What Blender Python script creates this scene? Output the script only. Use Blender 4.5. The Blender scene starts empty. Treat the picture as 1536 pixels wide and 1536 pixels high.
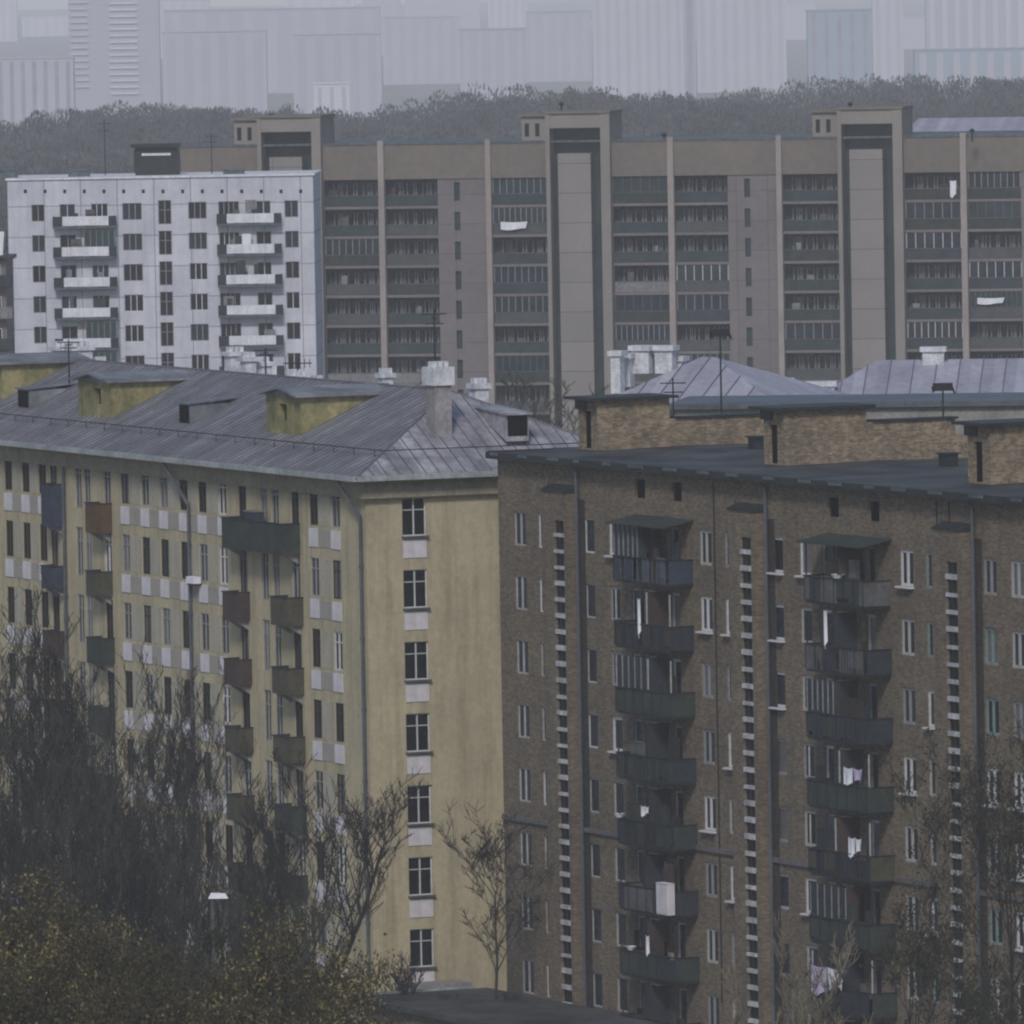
import bpy, math, random
import numpy as np
from mathutils import Vector, Matrix

# ------------------------------------------------------------------ camera, light
S = bpy.context.scene
F_PX, EYE, PITCH, ROLL = 16000.0, 51.0, math.atan(888/16000.0), 0.018
c, s = math.cos, math.sin
FW = Vector((0, c(PITCH), -s(PITCH)))
U0 = Vector((0, s(PITCH), c(PITCH)))
RT = Vector((c(ROLL), -s(ROLL)*U0[1], -s(ROLL)*U0[2]))
UP = Vector((s(ROLL), c(ROLL)*U0[1], c(ROLL)*U0[2]))
cd = bpy.data.cameras.new('camera'); cam = bpy.data.objects.new('camera', cd)
S.collection.objects.link(cam); S.camera = cam
cd.sensor_width = 36; cd.lens = 36*F_PX/1536; cd.clip_start = 1; cd.clip_end = 30000
mw = Matrix((RT, UP, -FW)).transposed().to_4x4(); mw.translation = (0, 0, EYE)
cam.matrix_world = mw
S.render.resolution_x = S.render.resolution_y = 1024
SUN_AZ, SUN_EL = math.radians(189), math.radians(40)
w = bpy.data.worlds.new('World'); S.world = w; w.use_nodes = True
nt = w.node_tree; bgn = nt.nodes['Background']
sky = nt.nodes.new('ShaderNodeTexSky'); sky.sky_type = 'NISHITA'; sky.sun_disc = False
sky.sun_elevation = SUN_EL; sky.sun_rotation = SUN_AZ; sky.dust_density = 1.0; sky.ozone_density = 1.8; sky.altitude = 100
nt.links.new(sky.outputs[0], bgn.inputs[0]); bgn.inputs[1].default_value = 0.085
ld = bpy.data.lights.new('sun', 'SUN'); ld.energy = 1.7; ld.angle = math.radians(11); ld.color = (1, .965, .915)
sun = bpy.data.objects.new('sun', ld); S.collection.objects.link(sun)
tosun = Vector((s(SUN_AZ)*c(SUN_EL), c(SUN_AZ)*c(SUN_EL), s(SUN_EL)))
sun.rotation_euler = (-tosun).to_track_quat('-Z', 'Y').to_euler(); sun.location = (50, -50, 200)
S.view_settings.view_transform = 'Standard'; S.view_settings.look = 'None'
S.view_settings.gamma = 1; S.view_settings.exposure = -0.08
S.cycles.filter_width = 2.2; S.cycles.volume_bounces = 3
HAZE_DENSITY, HAZE_COLOR = 0.000115, (0.90, 0.92, 1.0)

# ------------------------------------------------------------------ helpers
def ray(px, py): return FW*F_PX + RT*(px-768) + UP*(768-py)
def at(px, py, Y):
    d = ray(px, py); k = Y/d.y
    return Vector((d.x*k, Y, EYE+d.z*k))

class Frame:                       # a building's own axes: x along the facade, y into the building, z up
    def __init__(f, px, py, Y, th):
        o = at(px, py, Y); f.o = Vector((o.x, o.y, 0)); f.th = th; f.c = c(th); f.s = s(th)
    def ld(f, d): return Vector((d.x*f.c+d.y*f.s, -d.x*f.s+d.y*f.c, d.z))
    def e(f): return f.ld(Vector((-f.o.x, -f.o.y, EYE)))
    def front(f, px, py, y=0):
        d = f.ld(ray(px, py)); e = f.e(); k = (y-e.y)/d.y
        return e.x+d.x*k, EYE+d.z*k
    def side(f, px, py, x=0):
        d = f.ld(ray(px, py)); e = f.e(); k = (x-e.x)/d.x
        return e.y+d.y*k, EYE+d.z*k
    def world(f, x, y, z=0): return Vector((f.o.x+x*f.c-y*f.s, f.o.y+x*f.s+y*f.c, z))

class MB:
    def __init__(b): b.v = []; b.f = []; b.m = []
    def face(b, pts, m=0):
        n = len(b.v); b.v += [tuple(p) for p in pts]; b.f.append(tuple(range(n, n+len(pts)))); b.m.append(m)
    def box(b, x0, x1, y0, y1, z0, z1, m=0):
        n = len(b.v)
        b.v += [(x0,y0,z0),(x1,y0,z0),(x1,y1,z0),(x0,y1,z0),(x0,y0,z1),(x1,y0,z1),(x1,y1,z1),(x0,y1,z1)]
        for q in ((0,3,2,1),(4,5,6,7),(0,1,5,4),(1,2,6,5),(2,3,7,6),(3,0,4,7)):
            b.f.append(tuple(n+i for i in q)); b.m.append(m)
    def hexa(b, p, m=0):           # eight corners, bottom loop then top loop
        n = len(b.v); b.v += [tuple(q) for q in p]
        for q in ((0,3,2,1),(4,5,6,7),(0,1,5,4),(1,2,6,5),(2,3,7,6),(3,0,4,7)):
            b.f.append(tuple(n+i for i in q)); b.m.append(m)
    def tube(b, p0, p1, r0, r1=None, n=6, m=0, caps=True):
        r1 = r0 if r1 is None else r1
        p0, p1 = Vector(p0), Vector(p1); d = (p1-p0)
        if d.length < 1e-6: return
        d.normalize(); a = d.orthogonal().normalized(); q = d.cross(a); k = len(b.v)
        for P, r in ((p0, r0), (p1, r1)):
            for i in range(n):
                t = 2*math.pi*i/n; b.v.append(tuple(P+a*(r*c(t))+q*(r*s(t))))
        for i in range(n):
            j = (i+1) % n; b.f.append((k+i, k+j, k+n+j, k+n+i)); b.m.append(m)
        if caps:
            b.f.append(tuple(k+i for i in reversed(range(n)))); b.m.append(m)
            b.f.append(tuple(k+n+i for i in range(n))); b.m.append(m)
    def mesh(b, name, mats):
        me = bpy.data.meshes.new(name); me.from_pydata(b.v, [], b.f)
        if not isinstance(mats, (list, tuple)): mats = [mats]
        for m in mats: me.materials.append(m)
        me.polygons.foreach_set('material_index', b.m); me.update(); return me
    def build(b, name, mats, parent=None, loc=None, rz=0):
        return put(name, b.mesh(name, mats), parent, loc, rz)

def build_each(mb, name, mats, parent):
    # every box of mb as an object of its own (boxes are runs of eight points)
    out = []
    for i in range(0, len(mb.v), 8):
        q = MB(); q.v = mb.v[i:i+8]; q.f = [tuple(j-i for j in f) for f in mb.f if i <= f[0] < i+8]; q.m = [0]*len(q.f)
        out.append(q.build(name, mats, parent))
    return out
def put(name, me, parent=None, loc=None, rz=0):
    o = bpy.data.objects.new(name, me); S.collection.objects.link(o)
    o.parent = parent
    if loc is not None: o.location = loc
    o.rotation_euler.z = rz
    return o
def tag(o, label=None, cat=None, group=None, kind=None):
    if label: o['label'] = label
    if cat: o['category'] = cat
    if group: o['group'] = group
    if kind: o['kind'] = kind
    return o
def thing(name, label, cat, loc=(0,0,0), rz=0, group=None):
    o = put(name, None, None, loc, rz); return tag(o, label, cat, group)
def copy_tree(o, parent=None):
    r = o.copy(); S.collection.objects.link(r); r.parent = parent
    for ch in o.children: copy_tree(ch, r)
    return r
def np_mesh(name, V, Fq, mats, mi=None):
    me = bpy.data.meshes.new(name); k = Fq.shape[1]
    me.vertices.add(len(V)); me.vertices.foreach_set('co', V.astype(np.float32).ravel())
    me.loops.add(Fq.size); me.loops.foreach_set('vertex_index', Fq.astype(np.int32).ravel())
    me.polygons.add(len(Fq)); me.polygons.foreach_set('loop_start', np.arange(0, Fq.size, k, dtype=np.int32))
    if not isinstance(mats, (list, tuple)): mats = [mats]
    for m in mats: me.materials.append(m)
    if mi is not None: me.polygons.foreach_set('material_index', mi.astype(np.int32))
    me.update(calc_edges=True); me.validate(); return me

# ------------------------------------------------------------------ materials
def mk(name, col, col2=None, scale=.35, fine=5.0, rough=.9, metal=0.0, streak=None, streak_amt=.35,
       brick=None, seams=None, panel=None, spec=.3, bump=0.0, wob=.25):
    """procedural weathered surface in the object's own space"""
    m = bpy.data.materials.new(name); m.use_nodes = True; N = m.node_tree.nodes; L = m.node_tree.links
    b = N['Principled BSDF']; b.inputs['Roughness'].default_value = rough; b.inputs['Metallic'].default_value = metal
    b.inputs['Specular IOR Level'].default_value = spec
    tc = N.new('ShaderNodeTexCoord'); sep = N.new('ShaderNodeSeparateXYZ'); L.new(tc.outputs['Object'], sep.inputs[0])
    col2 = col2 or tuple(v*.72 for v in col)
    def noise(sc, det=5, vec=None, ro=.6):
        n = N.new('ShaderNodeTexNoise'); n.inputs['Scale'].default_value = sc; n.inputs['Detail'].default_value = det
        n.inputs['Roughness'].default_value = ro; L.new(vec or tc.outputs['Object'], n.inputs['Vector']); return n.outputs['Fac']
    def ramp(src, a, bb, e0=.35, e1=.68):
        r = N.new('ShaderNodeMapRange'); r.inputs['From Min'].default_value = e0; r.inputs['From Max'].default_value = e1
        r.inputs['To Min'].default_value = a; r.inputs['To Max'].default_value = bb; L.new(src, r.inputs[0]); return r.outputs[0]
    def mix(fac, A, B, mode='MIX'):
        x = N.new('ShaderNodeMix'); x.data_type = 'RGBA'; x.blend_type = mode
        if isinstance(fac, float): x.inputs[0].default_value = fac
        else: L.new(fac, x.inputs[0])
        for i, q in ((6, A), (7, B)):
            if isinstance(q, tuple): x.inputs[i].default_value = (*q, 1)
            else: L.new(q, x.inputs[i])
        return x.outputs[2]
    cur = mix(ramp(noise(scale), 0, 1), col, col2)
    if brick or panel:
        add = N.new('ShaderNodeMath'); L.new(sep.outputs[0], add.inputs[0]); L.new(sep.outputs[1], add.inputs[1])
        cb = N.new('ShaderNodeCombineXYZ'); L.new(add.outputs[0], cb.inputs[0]); L.new(sep.outputs[2], cb.inputs[1])
    if brick:
        bt = N.new('ShaderNodeTexBrick'); L.new(cb.outputs[0], bt.inputs['Vector'])
        bt.inputs['Color1'].default_value = (1.25, 1.18, 1.1, 1); bt.inputs['Color2'].default_value = (.6, .6, .62, 1)
        bt.inputs['Mortar'].default_value = (.95, .95, .95, 1); bt.inputs['Scale'].default_value = 1
        bt.inputs['Brick Width'].default_value = brick[0]; bt.inputs['Row Height'].default_value = brick[1]
        bt.inputs['Mortar Size'].default_value = brick[2]
        cur = mix(1.0, cur, bt.outputs['Color'], 'MULTIPLY')
    if panel:
        bt = N.new('ShaderNodeTexBrick'); bt.offset = 0; L.new(cb.outputs[0], bt.inputs['Vector'])
        bt.inputs['Color1'].default_value = (1.06, 1.06, 1.06, 1); bt.inputs['Color2'].default_value = (.93, .93, .94, 1)
        bt.inputs['Mortar'].default_value = (.35, .35, .4, 1); bt.inputs['Scale'].default_value = 1
        bt.inputs['Brick Width'].default_value = panel[0]; bt.inputs['Row Height'].default_value = panel[1]
        bt.inputs['Mortar Size'].default_value = panel[2]
        cur = mix(1.0, cur, bt.outputs['Color'], 'MULTIPLY')
    if seams:                      # sheet-metal tint from sheet to sheet along one axis
        ax, wd = seams
        dv = N.new('ShaderNodeMath'); dv.operation = 'DIVIDE'; L.new(sep.outputs[ax], dv.inputs[0]); dv.inputs[1].default_value = wd
        fl = N.new('ShaderNodeMath'); fl.operation = 'FLOOR'; L.new(dv.outputs[0], fl.inputs[0])
        wn = N.new('ShaderNodeTexWhiteNoise'); wn.noise_dimensions = '1D'; L.new(fl.outputs[0], wn.inputs['W'])
        cur = mix(ramp(wn.outputs['Value'], 0, .5, 0, 1), cur, (col2[0]*.6, col2[1]*.6, col2[2]*.62))
    if streak:
        cs = N.new('ShaderNodeCombineXYZ')
        for i, k in ((0, streak), (1, streak), (2, streak*.09)):
            q = N.new('ShaderNodeMath'); q.operation = 'MULTIPLY'; q.inputs[1].default_value = k
            L.new(sep.outputs[i], q.inputs[0]); L.new(q.outputs[0], cs.inputs[i])
        cur = mix(ramp(noise(1.0, 4, cs.outputs[0]), 0, streak_amt, .45, .72), cur, tuple(v*.38 for v in col))
    f = ramp(noise(fine, 3, None, .75), 1-wob, 1+wob, .3, .7)
    cf = N.new('ShaderNodeCombineColor')
    for i in range(3): L.new(f, cf.inputs[i])
    cur = mix(1.0, cur, cf.outputs[0], 'MULTIPLY')
    L.new(cur, b.inputs['Base Color'])
    if bump:
        bp = N.new('ShaderNodeBump'); bp.inputs['Strength'].default_value = bump; bp.inputs['Distance'].default_value = .05
        L.new(noise(fine*2, 3), bp.inputs['Height']); L.new(bp.outputs[0], b.inputs['Normal'])
    return m
def glass(name, col, rough=.25):
    return mk(name, col, tuple(v*.5 for v in col), scale=.8, fine=2, rough=rough, spec=.3, wob=.2)

M = {}
M['yellow'] = mk('yellow_stucco', (.51, .435, .285), (.41, .355, .245), scale=.35, fine=3, streak=1.6, streak_amt=.5, bump=.2, wob=.12)
M['yellow_dirty'] = mk('mossy_yellow_stucco', (.36, .31, .15), (.14, .14, .07), scale=.8, fine=4, streak=2.5, streak_amt=.7, wob=.25)
M['lilac'] = mk('grey_lilac_render', (.38, .34, .31), (.33, .30, .27), scale=.8, wob=.12)
M['greypier'] = mk('grey_beige_render', (.45, .41, .33), (.38, .35, .28), scale=.6, streak=2, wob=.12)
M['whitepanel'] = mk('white_painted_render', (.72, .68, .72), (.60, .57, .60), scale=1.2, streak=3, streak_amt=.25, wob=.1)
M['stairwhite'] = mk('stained_white_spandrel', (.62, .62, .62), (.30, .30, .31), scale=1.3, fine=4, streak=3, streak_amt=.4, wob=.3)
M['cornice'] = mk('cornice_render', (.30, .27, .19), (.22, .2, .15), scale=.5, streak=2, streak_amt=.4)
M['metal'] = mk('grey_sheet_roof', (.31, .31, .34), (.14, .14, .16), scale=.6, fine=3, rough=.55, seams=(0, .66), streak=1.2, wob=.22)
M['metal_hip'] = mk('grey_sheet_roof_hip_lit', (.46, .45, .49), (.20, .195, .22), scale=.8, fine=3, rough=.5, seams=(1, .66), wob=.25)  # same sheet as the long slopes, painted lighter as the lit end
M['seam'] = mk('roof_seam', (.16, .16, .18), rough=.6)
M['gutter'] = mk('pale_gutter_metal', (.42, .44, .45), (.22, .25, .25), scale=.7, rough=.45)
M['fascia'] = mk('dark_fascia', (.028, .036, .038), (.016, .02, .022), scale=1, rough=.6)
M['fascia_pale'] = mk('worn_blue_grey_metal', (.13, .15, .165), (.06, .075, .085), scale=2, rough=.6)
M['tar'] = mk('tar_roofing', (.085, .09, .094), (.014, .016, .018), scale=.33, fine=2, rough=.7, wob=.3)
M['brick'] = mk('brown_brick', (.205, .168, .122), (.145, .12, .094), scale=.25, fine=2.5, brick=(.26, .078, .007), streak=1.4, streak_amt=.3, wob=.2)
M['brick_dark'] = mk('darker_brick', (.055, .05, .045), (.035, .032, .03), scale=.5, brick=(.26, .078, .007), streak=2, wob=.2)
M['brick_warm'] = mk('warm_brick', (.30, .238, .165), (.19, .155, .115), scale=.8, fine=4, brick=(.26, .078, .007), wob=.35)
M['brick_band'] = mk('grey_string_course', (.15, .14, .15), rough=.8)
M['concrete'] = mk('grey_concrete', (.30, .29, .28), (.22, .21, .2), scale=.6, streak=2)
M['white_frame'] = mk('white_window_paint', (.66, .67, .68), (.5, .5, .52), scale=3, rough=.5, wob=.08)
M['pale_frame'] = mk('dull_pale_paint', (.45, .45, .44), rough=.6)
M['grey_frame'] = mk('weathered_grey_paint', (.30, .30, .31), rough=.6)
M['brown_frame'] = mk('brown_window_paint', (.04, .032, .028), rough=.6)
M['green_frame'] = mk('green_window_paint', (.22, .30, .28), rough=.6)
M['glass'] = glass('dark_glass', (.012, .014, .018))
M['glass_blue'] = glass('bluish_glass', (.03, .04, .052))
M['glass_curtain'] = glass('curtained_glass', (.17, .165, .17), .4)
M['black'] = mk('black_opening', (.006, .006, .007), spec=.05)
M['iron'] = mk('dark_iron', (.03, .033, .036), rough=.6, metal=.3)
M['pipe'] = mk('zinc_downpipe', (.13, .14, .16), (.08, .09, .10), rough=.5, metal=.3)
M['chimney'] = mk('chimney_render', (.33, .31, .32), (.22, .21, .21), scale=1, streak=2, streak_amt=.5)
M['whitewash'] = mk('whitewashed_brick', (.72, .72, .76), (.5, .5, .53), scale=1.5, streak=3, streak_amt=.3)
M['panelwhite'] = mk('white_concrete_panels', (.62, .62, .68), (.50, .50, .57), scale=.3, fine=2, panel=(3.2, 2.68, .035), streak=1.2, streak_amt=.3, wob=.07)
M['rail_white'] = mk('white_balcony_panel', (.80, .80, .84), (.62, .62, .66), scale=1.2, streak=3, streak_amt=.35, wob=.08)
M['brown_facade'] = mk('brown_tile_facade', (.205, .18, .178), (.17, .152, .152), scale=.12, fine=1.2, panel=(3.0, 2.8, .02), wob=.1)
M['ochre_facade'] = mk('ochre_attic_panels', (.20, .168, .145), (.17, .147, .132), scale=.2, fine=1.2, wob=.12)
M['pier'] = mk('pale_concrete_pier', (.36, .31, .29), (.28, .24, .23), scale=.4, wob=.1)
M['towerpier'] = mk('tan_tower_concrete', (.275, .25, .225), (.23, .21, .195), scale=.2, wob=.1)
M['towerslab'] = mk('tan_tower_slab', (.275, .25, .235), (.24, .22, .21), scale=.2, wob=.1, panel=(9, 2.8, .03))
M['teal_dark'] = mk('dark_teal_glazing', (.035, .055, .06), (.02, .032, .036), scale=.4, rough=.3)
M['cloth_white'] = mk('white_cloth', (.85, .84, .88), (.7, .7, .76), scale=2, wob=.05)
M['cloth_lilac'] = mk('lilac_cloth', (.55, .45, .65), (.45, .4, .55), scale=2, wob=.05)
M['bark'] = mk('dark_bark', (.042, .040, .036), (.024, .024, .023), scale=2)
M['bark_grey'] = mk('grey_bark', (.085, .082, .078), (.045, .044, .044), scale=2)
M['bark_mid'] = mk('brown_grey_bark', (.09, .088, .075), (.045, .045, .04), scale=2)
M['bark_pale'] = mk('pale_twig_bark', (.24, .21, .15), (.15, .13, .10), scale=2)
M['bark_olive'] = mk('olive_twig_bark', (.085, .075, .04), (.03, .028, .018), scale=1.2)
M['bud'] = mk('yellow_green_buds', (.32, .25, .095), (.10, .085, .035), scale=.5, fine=2, wob=.4)
M['bud2'] = mk('brown_green_buds', (.085, .07, .032), (.03, .028, .014), scale=.5, fine=2, wob=.4)
M['leaf_dark'] = mk('dark_olive_leaves', (.05, .06, .03), (.025, .03, .018), scale=.5, fine=2, wob=.4)
M['forest'] = mk('grey_bare_wood', (.125, .135, .135), (.08, .088, .09), scale=.02, fine=.12, wob=.45)
M['ground'] = mk('ground', (.20, .20, .18), (.15, .15, .13), scale=.01, fine=.3)
M['citypale'] = mk('far_pale_panels', (.53, .51, .57), (.49, .47, .53), scale=.05)  # far set of pale panels, kept lighter and flatter to paint in haze
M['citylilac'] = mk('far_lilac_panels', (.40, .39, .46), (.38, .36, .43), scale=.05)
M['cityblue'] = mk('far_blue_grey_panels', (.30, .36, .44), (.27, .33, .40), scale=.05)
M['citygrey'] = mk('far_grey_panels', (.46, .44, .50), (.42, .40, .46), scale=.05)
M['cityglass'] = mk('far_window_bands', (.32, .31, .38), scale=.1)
BALC = [mk('balcony_blue_grey', (.105, .125, .155), (.07, .085, .105), scale=1.3, streak=3),
        mk('balcony_dark_green', (.045, .058, .052), (.03, .038, .036), scale=1.3, streak=3),
        mk('balcony_grey', (.12, .12, .125), (.08, .08, .085), scale=1.3, streak=3),
        mk('balcony_blackish_blue', (.035, .043, .055), (.025, .03, .038), scale=1.3, streak=3),
        mk('balcony_olive', (.085, .08, .055), (.055, .052, .038), scale=1.3, streak=3),
        mk('balcony_rust', (.12, .07, .035), (.07, .05, .03), scale=1.0, streak=3),
        mk('balcony_maroon', (.075, .05, .048), (.05, .038, .036), scale=1.0, streak=3),
        mk('balcony_navy', (.045, .06, .095), (.03, .042, .065), scale=1.3, streak=3),
        mk('balcony_pale', (.24, .235, .24), (.17, .165, .17), scale=1.3, streak=3)]

# ------------------------------------------------------------------ wall with real openings
def wall_grid(mb, x0, x1, z0, z1, rects, P, reveal=.22, m=0, mr=0):
    """P(u, z, d) maps along-wall, height and inward depth to a point; rects = (u0,u1,za,zb)"""
    us = sorted({round(v, 4) for v in [x0, x1]+[r[0] for r in rects]+[r[1] for r in rects] if x0 <= v <= x1})
    zs = sorted({round(v, 4) for v in [z0, z1]+[r[2] for r in rects]+[r[3] for r in rects] if z0 <= v <= z1})
    for j in range(len(zs)-1):
        zc = (zs[j]+zs[j+1])/2; act = [r for r in rects if r[2] < zc < r[3]]
        start = None
        for i in range(len(us)-1):
            uc = (us[i]+us[i+1])/2
            hole = any(r[0] < uc < r[1] for r in act)
            if not hole and start is None: start = us[i]
            if (hole or i == len(us)-2) and start is not None:
                end = us[i] if hole else us[i+1]
                mb.face([P(start, zs[j], 0), P(end, zs[j], 0), P(end, zs[j+1], 0), P(start, zs[j+1], 0)], m)
                start = None
    for a, b, za, zb in rects:
        r = reveal
        mb.face([P(a, za, 0), P(a, za, r), P(a, zb, r), P(a, zb, 0)], mr)
        mb.face([P(b, za, r), P(b, za, 0), P(b, zb, 0), P(b, zb, r)], mr)
        mb.face([P(a, za, 0), P(b, za, 0), P(b, za, r), P(a, za, r)], mr)
        mb.face([P(a, zb, r), P(b, zb, r), P(b, zb, 0), P(a, zb, 0)], mr)
PF = lambda y=0: (lambda u, z, d: (u, y+d, z))                # front wall at y
PX = lambda x=0: (lambda u, z, d: (x-d, u, z))                # end wall facing +x

_wc = {}
def window_mb(w, h, mull=1, trans=0, fw=.07, y=0):
    fr = MB(); pa = MB(); a = -w/2; b = w/2
    fr.box(a, a+fw, y, y+.08, 0, h); fr.box(b-fw, b, y, y+.08, 0, h)
    fr.box(a+fw, b-fw, y, y+.08, 0, fw); fr.box(a+fw, b-fw, y, y+.08, h-fw, h)
    xs = [a+fw+(w-2*fw)*(i+1)/(mull+1) for i in range(mull)]
    for x in xs: fr.box(x-fw*.6, x+fw*.6, y-.01, y+.07, fw, h-fw)
    if trans:
        e = [a+fw]+xs+[b-fw]
        for i in range(len(e)-1):
            l = e[i]+(fw*.6 if i else 0); r = e[i+1]-(fw*.6 if i < len(e)-2 else 0)
            fr.box(l, r, y+.004, y+.066, h*trans-fw*.4, h*trans+fw*.4)
    pa.face([(a+fw*.5, y+.05, fw*.5), (b-fw*.5, y+.05, fw*.5), (b-fw*.5, y+.05, h-fw*.5), (a+fw*.5, y+.05, h-fw*.5)])
    return fr, pa
def add_window(parent, P, rz, w, h, fmat='white_frame', gmat='glass', mull=1, trans=0, fw=.07, sill=None, name='window'):
    key = (round(w, 2), round(h, 2), fmat, mull, trans, fw); kp = key+(gmat,)
    if key not in _wc:
        fr, pa = window_mb(w, h, mull, trans, fw); _wc[key] = fr.mesh('window', M[fmat]); 
    if kp not in _wc:
        fr, pa = window_mb(w, h, mull, trans, fw); _wc[kp] = pa.mesh('pane', M[gmat])
    o = put(name, _wc[key], parent, P, rz); put('pane', _wc[kp], o)
    if sill:
        ks = ('sill', round(w, 2), sill)
        if ks not in _wc:
            q = MB(); q.box(-w/2-.06, w/2+.06, -.3, 0, -.07, -.002); _wc[ks] = q.mesh('sill', M[sill])
        put('sill', _wc[ks], o)
    return o
def merge_windows(parent, items, name='window_rows', f2='brown_frame', g='glass'):
    """items = (P, rz, w, h, mull, white?) baked in one object"""
    mb = MB()
    for P, rz, w_, h_, mull, mi in items:
        fr, pa = window_mb(w_, h_, mull)
        for src, m in ((fr, mi), (pa, 2)):
            n = len(mb.v); cc, ss = c(rz), s(rz)
            mb.v += [(P[0]+x*cc-y*ss, P[1]+x*ss+y*cc, P[2]+z) for x, y, z in src.v]
            mb.f += [tuple(n+i for i in f) for f in src.f]; mb.m += [m]*len(src.f)
    o = mb.build(name, [M['white_frame'], M[f2], M[g]], parent); o['kind'] = 'stuff'; return o

def antenna(label, P, h, kind=0, group=None):
    t = thing('roof_antenna', label, 'antenna', P, random.uniform(-.4, .4), group)
    m = MB(); m.tube((0, 0, -.3), (0, 0, h), .05, .035); m.build('mast', M['iron'], t)
    m = MB()
    if kind == 0:
        m.tube((-.7, 0, h*.93), (.7, 0, h*.93), .03)
        for k in range(6): m.tube((-.6+k*.24, -.01, h*.93-.35+k*.03), (-.6+k*.24, -.01, h*.93+.35-k*.03), .02)
    elif kind == 1:
        m.tube((-.45, 0, h*.8), (.45, 0, h*.8), .03); m.tube((-.6, 0, h*.93), (.6, 0, h*.93), .03)
        m.tube((0, -.4, h*.87), (0, .4, h*.87), .03)
    else:
        m.box(-.42, .42, -.2, .2, h-.35, h); m.tube((-.5, 0, h-.15), (-.42, 0, h-.4), .04); m.tube((.42, 0, h-.15), (.55, 0, h-.5), .04)
    m.build('aerial', M['iron'], t)
    return t

# ------------------------------------------------------------------ ground, haze
def GZ(y): return -40*min(1, max(0, (y-2300)/1500))       # the land falls away beyond the wood
g = MB(); n = 24
xs = np.linspace(-3000, 3000, n); ys = sorted(list(np.linspace(-500, 12000, n-2))+[2300, 3800])
for i in range(n-1):
    for j in range(n-1):
        a_, b_ = GZ(ys[j]), GZ(ys[j+1])
        g.face([(xs[i], ys[j], a_), (xs[i+1], ys[j], a_), (xs[i+1], ys[j+1], b_), (xs[i], ys[j+1], b_)])
tag(g.build('ground', M['ground']), kind='structure')
hz = MB(); hz.box(-3050, 3050, -550, 12050, -41.2, 66)
hm = bpy.data.materials.new('haze'); hm.use_nodes = True
hn = hm.node_tree.nodes; hn.remove(hn['Principled BSDF'])
pv = hn.new('ShaderNodeVolumePrincipled'); pv.inputs['Density'].default_value = HAZE_DENSITY
pv.inputs['Color'].default_value = (*HAZE_COLOR, 1); pv.inputs['Anisotropy'].default_value = -0.5
hm.node_tree.links.new(pv.outputs[0], hn['Material Output'].inputs['Volume'])
tag(hz.build('haze', hm), kind='stuff')

# ================================================================== YELLOW BUILDING
random.seed(4)
FY = Frame(551, 900, 489, math.atan(7068/16000)-math.pi/2)
YL, YD, YZ = -78.0, 14.0, 25.35
yb = thing('apartment_building', 'long yellow stucco apartment block with grey metal hip roof and white panels under its windows', 'building', FY.o, FY.th)
cols = [(12, 'p'), (38, 'p'), (63, 'p'), (80, 'b'), (117, 't'), (130, 't'), (160, 'b'), (187, 'p'), (217, 'p'), (245, 'p'), (275, 'p'),
        (303, 'p'), (333, 'p'), (363, 'b'), (395, 't'), (412, 't'), (442, 'b'), (470, 'p'), (503, 'p')]
ZR = [24.05-3.31*k for k in range(8)]       # window centres, top row first
cx = [(FY.front(px, 700+.1*px)[0], k) for px, k in cols]
extra = [(cx[0][0]-2.6*(i+1), 'p') for i in range(9)]
allc = cx+extra
rects = []; wins = []
for x, k in allc:
    for r, z in enumerate(ZR):
        if k == 't': w_, za, zb = .85, z-1.45, z+.95
        elif k == 'b': w_, za, zb = .95, z-1.35, z+.9
        else: w_, za, zb = 1.02, z-.95, z+.85
        za = max(za, .4); rects.append((x-w_/2, x+w_/2, za, zb)); wins.append((x, za, w_, zb-za, k, r))
wb = MB()
wall_grid(wb, YL, 0, 0, YZ, rects, PF(), .12)
ew = [(FY.side(620+k*2, 775+k*108)[0], 23.67-3.32*k) for k in range(7)]
erects = [(2.42-.60, 2.42+.60, z-.88, z+.88) for y, z in ew]
wall_grid(wb, 0, YD, 0, YZ, erects, PX(), .2)
wb.face([(0, YD, 0), (YL, YD, 0), (YL, YD, YZ), (0, YD, YZ)]); wb.face([(YL, YD, 0), (YL, 0, 0), (YL, 0, YZ), (YL, YD, YZ)])
wb.build('wall', M['yellow'], yb)
wins.sort(key=lambda q: (-q[0]+(q[5] > 4)*30))
rest = []
for i, (x, za, w_, h_, k, r) in enumerate(wins):
    fm = random.choice(['brown_frame', 'grey_frame', 'brown_frame', 'white_frame']); gm = random.choice(['glass', 'glass', 'glass_blue', 'glass_curtain'])
    if k == 't': fm = 'grey_frame'
    if i < 86: add_window(yb, (x, .05, za), 0, w_, h_, fm, gm, 1, .72)
    else: rest.append(((x, .05, za), 0, w_, h_, 1, 1))
merge_windows(yb, rest)
for y, z in ew:
    o = add_window(yb, (-.1, 2.42, z-.88), math.pi/2, 1.2, 1.76, 'white_frame', 'glass', 1, .68, .05, 'fascia_pale')
# white panels under the windows, lilac render between them
pan = MB(); pan.box(-.52, .52, -.05, -.001, -.43, .43); pme = pan.mesh('spandrel_panel', M['whitepanel'])
bandm = MB(); pierm = MB(); cnt = 0
runs = [(0, 3), (7, 13), (17, 19)]
for a, b in runs:
    xs_ = [cx[i][0] for i in range(a, b)]
    for r, z in enumerate(ZR[:7]):
        zc = z-1.52
        for i, x in enumerate(xs_):
            put('spandrel_panel', pme, yb, (x, 0, zc)); cnt += 1
            if i: pierm.box(xs_[i-1]+.56, x-.56, -.015, -.001, z-.93, z+.83)
            if i: bandm.box(xs_[i-1]+.53, x-.53, -.022, -.001, zc-.42, zc+.42)
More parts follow.
